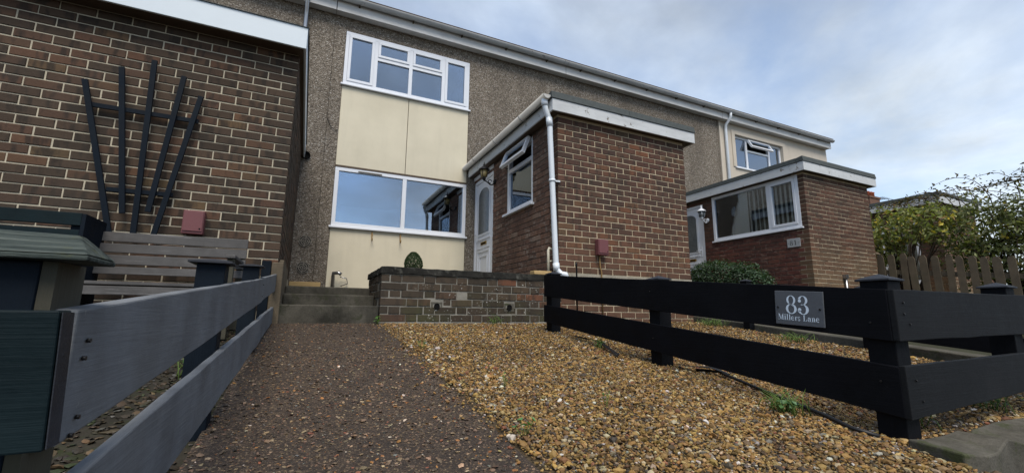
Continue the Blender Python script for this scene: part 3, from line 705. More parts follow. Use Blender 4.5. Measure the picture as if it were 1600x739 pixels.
FY = 2.957
def porch(x0, x1, yf, label, zj, parity, zlow, ztop, side_open, mats, moat, band=None, low=None, ret=None, side_mat=None, ov=(.10, .13), fmat='fascia_old', side_far=2.93, ret_zmin=None, zb=2.895):
    p = thing('brick_porch', ((x0+x1)/2, yf, .33), label, 'porch', 'flat roofed brick porches along the terrace')
    W = Wall(); w = x1-x0
    k = 0; z = zj
    while z > zlow+.02: z -= .075; k -= 1
    while z < ztop:
        odd = (k+parity) % 2
        if not (band and band[0]-.03 < z+.0375 < band[1]+.03):
            # front: odd courses begin with a header (it is the end of a stretcher along the side)
            W.course((x0, yf, 0), (1, 0, 0), (0, -1, 0), z, z+.075, 0, w, (.1125 if odd else 0), mats, first=(.215 if odd else .1025))
            zc = z+.0375
            if side_mat:
                W.course((x0, yf, 0), (0, 1, 0), (-1, 0, 0), z, z+.075, (.225 if odd else .1125), side_far-yf, (.225 if odd else .1125), side_mat(zc), side_open)
            if ret and zc > (ret_zmin or 0):
                W.course((x1, yf, 0), (0, 1, 0), (1, 0, 0), z, z+.075, .1125, side_far-yf, (.1125 if odd else .0), ret)
        z += .075; k += 1
    W.finish(p)
    m = MB(); core(m, (x0, yf, 0), (1, 0, 0), (0, -1, 0), .006, w-.006, zlow-.06, ztop+.07, [], .006, .2)
    core(m, (x1, yf, 0), (0, 1, 0), (1, 0, 0), .207, side_far-yf, zlow-.06, ztop+.07, [], .006, .2); m.build('mortar_core', moat, p)
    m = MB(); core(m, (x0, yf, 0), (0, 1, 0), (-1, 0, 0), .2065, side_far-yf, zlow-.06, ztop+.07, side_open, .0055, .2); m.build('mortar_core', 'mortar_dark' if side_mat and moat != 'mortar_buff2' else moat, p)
    if band: box('cement_band', (x0+.002, yf-.006, band[0]), (x1+.003, yf+.004, band[1]), 'band', p)
    flat_roof(p, x0, x1, yf, FY-.03, ov[0], ov[1], fmat, zb=zb, zt=zb+(.155 if fmat != 'fascia_clean' else .21), felt_t=zb+(.25 if fmat != 'fascia_clean' else .225))
    return p

# number 85's porch on the left
P85 = porch(-5.06, -2.907, -.078, 'dark brown brick porch with clean white fascia, trellis on its wall', 2.614, 0, .32, 2.83, [], 'brick_left', 'mortar_pale', ret='brick_left', ret_zmin=.86, ov=(.17, .055), fmat='fascia_clean', zb=2.83)
box('corner_upstand', (-2.90, -.09, .30), (-2.862, .96, .885), 'plinth', P85, bevel=.008)
box('corner_upstand', (-2.955, -.115, .30), (-2.864, -.0905, .86), 'plinth', P85, bevel=.008)

# number 83's porch
so83 = [(.66, 1.51, 1.915, 2.88), (2.045, 2.957, .60, 2.83)]
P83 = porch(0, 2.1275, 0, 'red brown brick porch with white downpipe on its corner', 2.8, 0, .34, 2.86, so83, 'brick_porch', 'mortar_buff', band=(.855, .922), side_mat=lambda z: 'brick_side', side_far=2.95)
plS = Pl((0, 0, 0), (0, 1, 0), (-1, 0, 0))
# side window with an open top light
mb = MB(); plS.ring(mb, .665, 1.505, 1.92, 2.875, .055, -.08, -.01); win = mb.build('window', 'upvc', P83, bevel=.004)
mb = MB(); plS.slab(mb, .72, 1.45, 2.555, 2.61, -.078, -.012); mb.build('transom', 'upvc', win)
pane(plS, win, .72, 1.45, 1.975, 2.555, -.045, 'glass_clear')
mb = MB(); plS.slab(mb, .62, 1.56, 1.885, 1.918, -.08, .05); mb.build('sill', 'upvc', win, bevel=.004)
mb = MB(); plS.ring(mb, .70, 1.47, -.27, 0, .042, .0, .05)
rotm = Matrix.Rotation(R(21), 4, 'Y')
hinge = Vector((-.005, 0, 2.868))
for v in mb.v: v.xyz = (rotm @ v)+hinge
mb.build('casement', 'upvc', win, bevel=.003)
mb = MB(); plS.slab(mb, .74, 1.43, -.23, -.04, .02, .026)
for v in mb.v: v.xyz = (rotm @ v)+hinge
mb.build('pane', 'glass', win)
for y in (.72, 1.45):
    mb = MB(); mb.tube([(-.01, y, 2.63), (-.085, y, 2.64)], .006, 5); mb.build('stay', 'black', win)
room(plS, P83, .6, 1.55, 1.9, 2.85, 1.3)
front_door(plS, P83, 2.05, 2.945, .72, 2.80, True)
box('lintel', (-.012, 2.03, 2.832), (-.001, 2.95, 2.894), 'upvc', P83)
# gutter along the side and the downpipe
m = MB(); pts = []
def gutter(mb, a, b, r=.056, n=9):
    a, b = Vector(a), Vector(b); t = (b-a).normalized(); side = t.cross(Vector((0, 0, 1))).normalized(); base = len(mb.v)
    for rr in (r, r-.006):
        for p in (a, b):
            for k in range(n): t_ = math.pi*k/(n-1); mb.v.append(p+side*(rr*math.cos(t_))-Vector((0, 0, rr*math.sin(t_))))
    def strip(i, j, inv):
        for k in range(n-1):
            f = (base+i*n+k, base+i*n+k+1, base+j*n+k+1, base+j*n+k); mb.f.append(f[::-1] if inv else f); mb.sm.append(True)
    strip(0, 1, False); strip(2, 3, True)
    for i, j in ((0, 2), (1, 3)):
        for k in range(n-1): mb.f.append((base+i*n+k, base+i*n+k+1, base+j*n+k+1, base+j*n+k)); mb.sm.append(False)
    for i, j in ((0, 2), (1, 3)):   # rims
        pass
    for k in (0, n-1): mb.f.append((base+k, base+n+k, base+3*n+k, base+2*n+k)); mb.sm.append(False)
    # stop ends
    for q in (0, 1): mb.f.append(tuple(base+q*n+k for k in range(n))); mb.sm.append(False)
gutter(m, (-.190, FY+.0, 3.075), (-.190, -.075, 3.095)); gt = m.build('gutter', 'gutter', P83)
for y in (2.4, 1.5, .6):
    q = MB(); 
    for k in range(8):
        a = math.pi*k/8; b = math.pi*(k+1)/8; r0, r1 = .0575, .063
        f = lambda r, t, yy: (-.190+r*math.cos(t), yy, 3.078+.0066*(FY-y)/3-r*math.sin(t))
        q.hexa([f(r0,a,y-.012),f(r1,a,y-.012),f(r1,a,y+.012),f(r0,a,y+.012)],[f(r0,b,y-.012),f(r1,b,y-.012),f(r1,b,y+.012),f(r0,b,y+.012)])
    q.build('gutter_bracket', 'gutter', gt)
m = MB(); m.tube([(-.190, -.01, 3.05), (-.187, -.012, 2.99), (-.175, -.012, 2.92), (-.125, .0, 2.83), (-.112, .0, 2.76), (-.108, .0, 2.6), (-.04, .0, 1.02), (-.035, -.005, .96), (.0, -.04, .905), (.045, -.075, .895), (.055, -.078, .86)], .034, 10); dp = m.build('downpipe', 'pipe_white', P83)
for pp, rr in (([(-.190, -.01, 3.055), (-.188, -.012, 2.97)], .042), ([(-.122, .0, 2.83), (-.112, .0, 2.72)], .040), ([(-.039, 0, 1.03), (-.034, -.005, .94)], .04)):
    m = MB(); m.tube(pp, rr, 10); m.build('pipe_socket', 'pipe_white', dp)
m = MB(); m.tube([(-.0835, 0, 2.045), (-.0825, 0, 2.015)], .040, 10); m.box((-.05, -.016, 2.02), (.02, -.004, 2.038)); m.build('pipe_bracket', 'pipe_white', dp)
m = MB(); m.tube([(-.045, .08, 1.20), (-.085, .08, 1.215), (-.095, .08, 1.19), (-.095, .08, .90)], .017, 8); m.tube([(-.094, .08, 1.06), (-.03, .08, 1.06)], .011, 6); m.build('overflow_pipe', 'pipe_cream', P83)

# number 81's porch
so81 = [(.10, 1.90, 1.955, 2.895), (2.13, 2.957, .60, 2.83)]
P81 = porch(4.93, 6.90, 0, 'brown brick porch with wide side window and vertical blinds', 2.8, 1, .34, 2.86, so81, 'brick_81', 'mortar_buff', side_mat=lambda z: ('brick_81_red' if z < 1.95 else 'brick_81'), side_far=2.95)
pl81 = Pl((4.93, 0, 0), (0, 1, 0), (-1, 0, 0))
win, cells = simple_window(pl81, P81, .105, 1.89, 1.96, 2.89, [.66], d=-.03, transom={'cells': [], 'sash': [0], 'z': 0}, glass='glass_clear')
for y in list(np.arange(.22, .60, .085))+list(np.arange(.74, 1.28, .088))+list(np.arange(1.18, 1.45, .042))+list(np.arange(1.5, 1.85, .075)):
    tw = random.uniform(.45, .8) if y < 1.1 else random.uniform(-.35, .15) if y < 1.48 else random.uniform(.1, .5); c, s_ = math.cos(tw)*.04, math.sin(tw)*.04
    m = MB(); x = 4.93+.085; z0 = 1.98 if y < 1.15 or y > 1.45 else 1.98
    m.hexa([(x-s_, y-c, z0), (x+s_, y+c, z0), (x+s_+.002, y+c, z0), (x-s_+.002, y-c, z0)], [(x-s_, y-c, 2.85), (x+s_, y+c, 2.85), (x+s_+.002, y+c, 2.85), (x-s_+.002, y-c, 2.85)]); m.build('blind_slat', 'blind', win)
room(pl81, P81, .22, 1.95, 1.9, 2.88, 1.5)
front_door(pl81, P81, 2.13, 2.945, .72, 2.82, False)
m = MB(); m.tube([(5.77, -.03, .3), (5.77, -.03, 1.10)], .022, 8); m.box((5.735, -.06, 1.095), (5.81, -.002, 1.165)); m.build('waste_pipe', 'chrome', P81)
# number 79's porch, mostly behind the hedge
P79 = porch(9.62, 11.4, 0, 'far brick porch with white fascia behind the hedge', 2.8, 0, .34, 2.86, [(.4, 1.7, 1.2, 2.6)], 'brick_81', 'mortar_buff', side_mat=lambda z: 'brick_81', side_far=2.95)
pl79 = Pl((9.62, 0, 0), (0, 1, 0), (-1, 0, 0))
simple_window(pl79, P79, .405, 1.695, 1.205, 2.595, [1.05], d=-.03); room(pl79, P79, .4, 1.7, 1.2, 2.6, 1.2)

# ------------------------------------------------------------------ the terrace of houses
plF = Pl((0, FY, 0), (1, 0, 0), (0, -1, 0))
ZE = 5.47
def house(x0, x1, label, wall, bay=None, win=None, extra=None):
    h = thing('terraced_house', ((x0+x1)/2, FY, .6), label, 'house', 'houses of the terrace')
    ops = []
    if bay: ops.append((bay[0], bay[1], .5, 5.20))
    if win: ops.append(win)
    m = MB(); core(m, (0, FY, 0), (1, 0, 0), (0, -1, 0), x0, x1, .3, ZE+.1, ops, 0, .25); m.build('wall', wall, h)
    # eaves: soffit, fascia and gutter run along the front
    box('soffit', (x0, FY-.135, ZE-.025), (x1, FY-.001, ZE-.012), 'eaves', h)
    box('fascia', (x0+.003, FY-.16, ZE-.04), (x1-.003, FY-.136, ZE+.20), 'eaves', h, bevel=.003)
    m = MB(); gutter(m, (x0, FY-.225, ZE+.185), (x1, FY-.225, ZE+.185), .062); gt = m.build('gutter', 'gutter', h)
    x = x0+.35
    while x < x1:
        q = MB(); q.box((x-.012, FY-.165, ZE+.10), (x+.012, FY-.1605, ZE+.19)); q.box((x-.012, FY-.225, ZE+.105), (x+.012, FY-.1655, ZE+.120)); q.build('gutter_bracket', 'soffit', gt); x += .92
    m = MB(); m.hexa([(x0, FY-.24, ZE+.205), (x1, FY-.24, ZE+.205), (x1, FY+3.9, ZE+2.0), (x0, FY+3.9, ZE+2.0)], [(x0, FY-.25, ZE+.235), (x1, FY-.25, ZE+.235), (x1, FY+3.9, ZE+2.06), (x0, FY+3.9, ZE+2.06)])
    m.hexa([(x0, FY+3.9, ZE+2.0), (x1, FY+3.9, ZE+2.0), (x1, FY+8, ZE+.2), (x0, FY+8, ZE+.2)], [(x0, FY+3.9, ZE+2.06), (x1, FY+3.9, ZE+2.06), (x1, FY+8.05, ZE+.23), (x0, FY+8.05, ZE+.23)])
    m.build('roof', 'tile', h)
    m = MB(); m.box((x0+.002, FY+.251, .3), (x0+.2, FY+7.7, ZE+.1)); m.box((x1-.2, FY+.251, .3), (x1-.002, FY+7.7, ZE+.1)); m.box((x0+.201, FY+7.5, .3), (x1-.201, FY+7.7, ZE+.1)); m.build('rear_wall', wall, h)
    if bay:
        b0, b1 = bay
        c = (b0+b1)/2
        for a, b in ((b0+.004, c-.005), (c+.005, b1-.004)):
            q = MB(); plF.slab(q, a, b, 2.80, 4.185, -.07, -.012); q.build('panel', 'cream', h, bevel=.004)
        q = MB(); plF.slab(q, b0+.004, b1-.004, .5, 1.755, -.07, -.012); q.build('panel', 'cream', h, bevel=.004)
        q = MB(); plF.slab(q, b0+.006, b1-.006, .5, 5.195, -.25, -.20); 
        q = MB(); plF.slab(q, b0+.003, b1-.003, 2.765, 2.795, -.08, .010); q.build('drip_strip', 'soffit', h)
        simple_window(plF, h, b0+.006, b1-.006, 4.225, 5.192, [b0+.515, c, b1-.515], d=-.03, transom={'cells': [1, 2], 'sash': [0, 3], 'z': 4.815})
        w2, _ = simple_window(plF, h, b0+.006, b1-.006, 1.79, 2.762, [c], d=-.03, w=.06)
        mb = MB(); plF.slab(mb, b0+.36, b0+.74, 2.715, 2.732, .006, .02); mb.build('trickle_vent', 'vent', w2)
        room(plF, h, b0, b1, 4.2, 5.15, 2.4); room(plF, h, b0, b1, 1.8, 2.72, 2.6)
        for a, b in ((b0+.07, b0+.135), (b1-.14, b1-.075)):
            mb = MB(); k = 10
            V = []
            for z in (4.24, 5.15):
                for i in range(k+1): V.append(plF.P(a+(b-a)*i/k, z, -.16+.018*math.sin(i*2.2)))
            mb.add(V, [(i, i+1, k+1+i+1, k+1+i) for i in range(k)], True); mb.build('curtain', 'curtain', h)
    return h
H85 = house(-7.3, -2.585, 'pebbledashed house end above the dark brick porch on the left', 'pebbledash')
H83 = house(-2.58, 1.93, 'pebbledashed house with cream panels between two wide white windows', 'pebbledash', bay=(-2.40, -.15))
H81 = house(1.935, 6.655, 'pebbledashed house partly hidden behind the red brown brick porch', 'pebbledash')
H79 = house(6.66, 11.34, 'cream rendered end house with one small upper window', 'cream_render', win=(7.25, 9.22, 4.27, 5.17))
# 79's window with an open top light, reveal surround and downpipe
mb = MB(); plF.ring(mb, 7.255, 9.215, 4.275, 5.165, .055, -.12, -.06); w79 = mb.build('window', 'upvc', H79, bevel=.004)
for x in (7.78, 8.7):
    mb = MB(); plF.slab(mb, x-.03, x+.03, 4.33, 5.11, -.118, -.062); mb.build('mullion', 'upvc', w79)
mb = MB(); plF.slab(mb, 7.81, 8.67, 4.80, 4.85, -.118, -.062); mb.build('transom', 'upvc', w79)
for a, b, z0, z1 in ((7.31, 7.75, 4.33, 5.11), (7.81, 8.67, 4.33, 4.80), (8.73, 9.16, 4.33, 5.11)): pane(plF, w79, a, b, z0, z1, -.09)
mb = MB(); plF.ring(mb, 7.80, 8.68, -.26, 0, .04, 0, .05); rm = Matrix.Rotation(R(-28), 4, 'X')
o_ = Vector((0, FY+.06, 5.112))
for v in mb.v: v.xyz = (rm @ (v-Vector((0, FY, 0))))+o_
mb.build('casement', 'upvc', w79)
mb = MB(); plF.slab(mb, 7.84, 8.64, -.225, -.035, .02, .026)
for v in mb.v: v.xyz = (rm @ (v-Vector((0, FY, 0))))+o_
mb.build('pane', 'glass', w79)
mb = MB(); plF.slab(mb, 7.2, 9.27, 4.235, 4.268, -.1, .04); mb.build('sill', 'upvc', w79)
mb = MB(); plF.slab(mb, 7.13, 7.249, 4.27, 5.28, -.05, .022); plF.slab(mb, 9.221, 9.34, 4.27, 5.28, -.05, .022); plF.slab(mb, 7.2495, 9.2205, 5.171, 5.28, -.05, .022); mb.build('window_surround', 'cream_render', H79)
room(plF, H79, 7.25, 9.2, 4.3, 5.15, 2)
mb = MB(); plF.slab(mb, 6.66, 6.72, .5, 5.42, .001, .03); mb.build('corner_bead', 'cream_render', H79)
mb = MB(); mb.tube([(6.88, FY-.225, ZE+.15), (6.88, FY-.225, ZE+.02), (6.87, FY-.07, ZE-.14), (6.87, FY-.055, 5.2), (6.87, FY-.055, .7)], .036, 10); mb.build('downpipe', 'pipe_white', H79)
mb = MB(); mb.tube([(-3.03, FY-.2, ZE+.16), (-3.03, FY-.2, ZE+.0), (-3.03, FY-.09, ZE-.15), (-3.03, FY-.07, 5.0), (-3.03, FY-.07, 3.06)], .036, 10); mb.build('downpipe', 'chrome', H85)
# fixings on the front of 83 and 85
mb = MB(); mb.lathe((-2.835, FY-.03, 2.875), [(.062, .028), (.062, -.0), (.050, -.0), (.050, .027)], 20, 'y'); mb.build('vent_hole', 'black', H85)
for z in (1.507, 1.102):
    v0 = MB(); v0.lathe((-2.735, FY-.012, z), [(.088, .011), (.088, 0)], 24, 'y'); vv = v0.build('air_vent', 'vent', H85)
    for r in (.078, .050, .026):
        q = MB(); b0 = len(q.v)
        for k in range(24):
            if k % 6 == 5: continue
            a0, a1 = k*math.pi/12, (k+1)*math.pi/12; f4 = lambda rr, a, y: (-2.735+rr*math.cos(a), y, z+rr*math.sin(a))
            y0, y1 = FY-.0128, FY-.0124
            q.hexa([f4(r-.012, a0, y0), f4(r, a0, y0), f4(r, a0, y1), f4(r-.012, a0, y1)], [f4(r-.012, a1, y0), f4(r, a1, y0), f4(r, a1, y1), f4(r-.012, a1, y1)])
        q.build('vent_ring', 'black', vv)
box('stone_ledge', (-2.9, FY-.06, .815), (-2.47, FY-.001, .885), 'ochre', H85, bevel=.006)
for x in (-1.757, -1.30):
    m = MB(); m.tube([(x, FY-.006, 1.73), (x, FY-.012, 1.62), (x, FY-.05, 1.585), (x, FY-.075, 1.60), (x, FY-.078, 1.63)], .008, 6); m.box((x-.011, FY+.006, 1.68), (x+.011, FY-.008, 1.74)); m.build('hook', 'rust', H83)
m = MB(); m.tube([(-2.30, FY-.02, .7), (-2.30, FY-.06, .98), (-2.30, FY-.10, 1.03), (-2.23, FY-.14, 1.035), (-2.19, FY-.15, 1.01)], .028, 8); m.tube([(-2.2, FY-.05, .98), (-2.1, FY-.04, .96), (-2.08, FY-.03, .88), (-2.18, FY-.03, .84)], .008, 6); m.build('outside_tap', 'chrome', H83)
m = MB(); m.tube([(-2.58, FY-.008, 3.55), (-2.50, FY-.012, 3.40), (-2.44, FY-.012, 3.37), (-2.41, FY-.012, 3.385)], .004, 4); m.build('loose_cable', 'black', H83)

# ------------------------------------------------------------------ fences
def rail(parent, a, b, n, za, zb, t, mat, name='rail'):
    """board from a=(x,y) to b; za=(z0,z1) at a, zb at b; n = outward normal, thickness t inward; slightly bowed and uneven"""
    a, b, n = Vector((*a, 0)), Vector((*b, 0)), Vector((*n, 0)); L = (b-a).length; K = max(2, int(L/.14)); m = MB()
    bow = random.uniform(-.003, .003); flip = (b-a).cross(-n).z < 0
    for i in range(K+1):
        q = i/K; p = a.lerp(b, q); z0 = za[0]+(zb[0]-za[0])*q; z1 = za[1]+(zb[1]-za[1])*q
        e = n*(random.gauss(0, .0007)+bow*math.sin(q*math.pi)); dz = lambda: random.gauss(0, .0009)+bow*.6*math.sin(q*math.pi)
        row = [p+e+Vector((0, 0, z0+dz())), p+e+Vector((0, 0, z1+dz())), p+e-n*t+Vector((0, 0, z1+dz())), p+e-n*t+Vector((0, 0, z0+dz()))]
        m.v += row
    for i in range(K):
        for k in range(4):
            f_ = (i*4+k, i*4+(k+1) % 4, (i+1)*4+(k+1) % 4, (i+1)*4+k); m.f.append(f_ if flip else f_[::-1]); m.sm.append(False)
    m.f += [(3, 2, 1, 0) if flip else (0, 1, 2, 3), tuple(K*4+k for k in ((0, 1, 2, 3) if flip else (3, 2, 1, 0)))]; m.sm += [False, False]
    return m.build(name, mat, parent, bevel=.003)
def post(parent, x0, y0, x1, y1, zb, zt, mat, capmat, over=.012, rise=.032):
    p = box('post', (x0, y0, zb), (x1, y1, zt), mat, parent, bevel=.003)
    m = MB(); X0, X1, Y0, Y1 = x0-over, x1+over, y0-over, y1+over; cx_, cy_ = (x0+x1)/2, (y0+y1)/2
    m.box((X0, Y0, zt+.0005), (X1, Y1, zt+.008)); z = zt+.0085
    m.add([(X0, Y0, z), (X1, Y0, z), (X1, Y1, z), (X0, Y1, z), (cx_, cy_, zt+rise)], [(0, 1, 4), (1, 2, 4), (2, 3, 4), (3, 0, 4), (3, 2, 1, 0)])
    m.build('cap', capmat, p, bevel=.002); return p
def bolts(parent, pts, n, mat='iron', r=.006):
    for p in pts:
        m = MB(); c = Vector(p); n_ = Vector(n); m.tube([c, c+n_*.004], r, 8); m.build('screw', mat, parent)

# black fence beside the gravel, with its leg along the street
f = thing('rail_fence', (-.5, -3.4, -.03), 'black two-rail fence between path gravel and street, carrying a house sign', 'fence')
FX = -.56
for ya, yb, q in ((-.735, -.635, .80), (-2.145, -2.045, .655), (-3.425, -3.325, .568)):
    post(f, FX+.026, ya, FX+.126, yb, ground_z(0, ya)-.2, q+.022, 'black_z', 'capmat')
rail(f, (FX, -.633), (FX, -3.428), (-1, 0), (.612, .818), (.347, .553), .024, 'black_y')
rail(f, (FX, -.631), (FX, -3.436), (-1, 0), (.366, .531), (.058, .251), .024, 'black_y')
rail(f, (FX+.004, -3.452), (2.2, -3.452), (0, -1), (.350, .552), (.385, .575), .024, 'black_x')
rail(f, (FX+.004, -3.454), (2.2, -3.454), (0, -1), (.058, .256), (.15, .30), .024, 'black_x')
for x in (.60, 1.6): post(f, x, -3.426, x+.1, -3.33, .13, .598, 'black_z', 'capmat')
bolts(f, [(-.50, -3.454, .50), (-.505, -3.454, .455), (-.47, -3.454, .415), (-.49, -3.456, .2), (-.46, -3.456, .12)], (0, -1, 0), r=.004)
bolts(f, [(FX, -3.37, .19), (FX, -3.36, .42), (FX, -2.09, .60), (FX, -2.1, .29)], (-1, 0, 0), r=.004)

# far boundary fence between the two gardens
f = thing('rail_fence', (2.3, -2, .1), 'black boundary fence along the kerb beyond the gravel, behind the nearer fence', 'fence')
gz = ground_z
for ya in (-3.3, -2.0, -.72): post(f, 2.272, ya, 2.36, ya+.088, gz(0, ya)-.15, gz(0, ya)+.595, 'black_z', 'capmat')
rail(f, (2.25, -3.3), (2.25, -.6), (-1, 0), (gz(0,-3.3)+.34, gz(0,-3.3)+.53), (gz(0,-.6)+.34, gz(0,-.6)+.53), .02, 'black_y')
rail(f, (2.25, -3.3), (2.25, -1.95), (-1, 0), (gz(0,-3.3)+.135, gz(0,-3.3)+.28), (gz(0,-1.95)+.135, gz(0,-1.95)+.28), .02, 'black_y')

# slate grey fence on the left of the path
f = thing('rail_fence', (-2.95, -2, .1), 'slate grey two-rail fence left of the path with navy posts', 'fence')
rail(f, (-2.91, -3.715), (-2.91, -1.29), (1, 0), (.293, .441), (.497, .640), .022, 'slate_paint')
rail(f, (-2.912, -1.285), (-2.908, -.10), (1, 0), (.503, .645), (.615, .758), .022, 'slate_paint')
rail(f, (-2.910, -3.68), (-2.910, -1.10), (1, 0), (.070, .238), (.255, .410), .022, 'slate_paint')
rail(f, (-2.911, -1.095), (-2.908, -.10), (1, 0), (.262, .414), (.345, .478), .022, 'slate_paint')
m = MB(); m.hexa([(-4.6, -3.785, .30), (-2.896, -3.785, .306), (-2.895, -3.760, .306), (-4.6, -3.760, .30)], [(-4.6, -3.785, .44), (-2.902, -3.785, .440), (-2.901, -3.760, .440), (-4.6, -3.760, .44)]); rl = m.build('rail', 'navy_paint', f, bevel=.002)
q = MB(); q.hexa([(-2.8945, -3.7835, .308), (-2.8935, -3.7835, .308), (-2.8925, -3.7615, .308), (-2.8935, -3.7615, .308)], [(-2.9005, -3.7835, .438), (-2.8995, -3.7835, .438), (-2.8985, -3.7615, .438), (-2.8995, -3.7615, .438)]); q.build('end_grain', 'capmat', rl)
bolts(f, [(-2.91, -3.685, .405), (-2.91, -3.69, .385), (-2.91, -3.68, .318), (-2.91, -3.69, .300), (-2.91, -1.33, .6), (-2.91, -1.34, .53)], (1, 0, 0), 'iron', .0026)
# near corner post with its boarded cap
pn = MB(); pn.box((-3.03, -3.728, -.3), (-2.946, -3.655, .4935)); pn = pn.build('post', 'navy_post', f, bevel=.003)
box('post_side_board', (-2.9455, -3.725, -.1), (-2.9325, -3.655, .4935), 'old_wood_z', pn)
m = MB(); zb_, zt_ = .494, .530
lo = [(-3.09, -3.750, zb_), (-2.900, -3.750, zb_), (-2.900, -3.668, zb_), (-3.09, -3.668, zb_)]
m2 = [(x, y, z+.006) for x, y, z in lo]; hi = [(-3.06, -3.706, zt_), (-2.926, -3.706, zt_-.003), (-2.926, -3.690, zt_-.003), (-3.06, -3.690, zt_)]
off = Vector((-2.96, -3.69, .49))
m.hexa(lo, m2); m.hexa([(x, y, z+.0005) for x, y, z in m2], hi)
cp = m.build('cap', 'cap_lichen', pn, bevel=.002)
for ya, yb, w_ in ((-2.60, -2.52, .08), (-1.40, -1.32, .08)):
    z = .555 if ya < -2 else .655
    post(f, -3.018, ya, -2.934, yb, 0, z+.045, 'navy_post', 'capmat', .022, .02)
box('wall_post', (-3.03, -.12, .2), (-2.958, -.08, .87), 'navy_post', f, bevel=.002)

# picket fence at the right
f = thing('picket_fence', (7.1, -1.2, .5), 'weathered mossy picket fence in front of the hedge', 'fence')
box('post', (7.05, .12, .3), (7.16, .24, 1.62), 'picket', f)
m = MB(); m.hexa([(7.0, .06, 1.621), (7.21, .06, 1.621), (7.21, .30, 1.621), (7.0, .30, 1.621)], [(7.03, .09, 1.665), (7.18, .09, 1.665), (7.18, .27, 1.665), (7.03, .27, 1.665)]); m.build('post_cap', 'picket', f)
y = .05; k = 0
while y > -3.3:
    h_ = 1.60+.13*(y)+random.uniform(-.03, .03); ww = .095+random.uniform(-.008, .008); tl = random.uniform(-.025, .025)
    m = MB(); z0 = .3; lo = [(7.06, y-ww, z0), (7.08, y-ww, z0), (7.08, y, z0), (7.06, y, z0)]
    pts = [(y-ww, z0), (y, z0), (y+tl, h_-.05), (y-ww*.25+tl, h_), (y-ww*.75+tl, h_), (y-ww+tl, h_-.05)]
    n_ = len(pts); m.add([(7.058, a, b) for a, b in pts]+[(7.080, a, b) for a, b in pts], [tuple(range(n_)), tuple(reversed(range(n_, 2*n_)))]+[(i, n_+i, n_+(i+1) % n_, (i+1) % n_) for i in range(n_)])
    m.build('picket', 'picket', f); y -= ww+.055; k += 1
for z in (.55, 1.25): rail(f, (7.081, .1), (7.081, -3.3), (-1, 0), (z, z+.08), (z-.4, z-.32), .04, 'picket')

# kerbs
tag(rough_slab('kerb', (-.60, -3.62, -.45), (2.4, -3.46, -.012), 'kerb', None, .016, .09), kind='structure')
m = MB(); m.hexa([(2.36, -3.4, -.2), (2.62, -3.4, -.2), (2.62, .3, .1), (2.36, .3, .1)], [(2.365, -3.4, .055), (2.615, -3.4, .055), (2.615, .3, .445), (2.365, .3, .445)]); tag(m.build('kerb', 'kerb', bevel=.01), kind='structure')

# ------------------------------------------------------------------ signs and lettering
class Glyph:
    def __init__(s): s.p = []
    def rect(s, x0, y0, x1, y1): s.p.append([(x0, y0), (x1, y0), (x1, y1), (x0, y1)]); return s
    def poly(s, *pts): s.p.append(list(pts)); return s
    def arc(s, cx, cy, ro, ri, a0, a1, n=14):
        """elliptical stroke; ro=(x,y) outer radii, ri=(x,y) inner"""
        for k in range(n):
            t0, t1 = R(a0+(a1-a0)*k/n), R(a0+(a1-a0)*(k+1)/n)
            s.p.append([(cx+ro[0]*math.cos(t0), cy+ro[1]*math.sin(t0)), (cx+ro[0]*math.cos(t1), cy+ro[1]*math.sin(t1)), (cx+ri[0]*math.cos(t1), cy+ri[1]*math.sin(t1)), (cx+ri[0]*math.cos(t0), cy+ri[1]*math.sin(t0))])
        return s
    def dot(s, cx, cy, r): s.p.append([(cx+r*math.cos(k*math.pi/6), cy+r*math.sin(k*math.pi/6)) for k in range(12)]); return s
def G(): return Glyph()
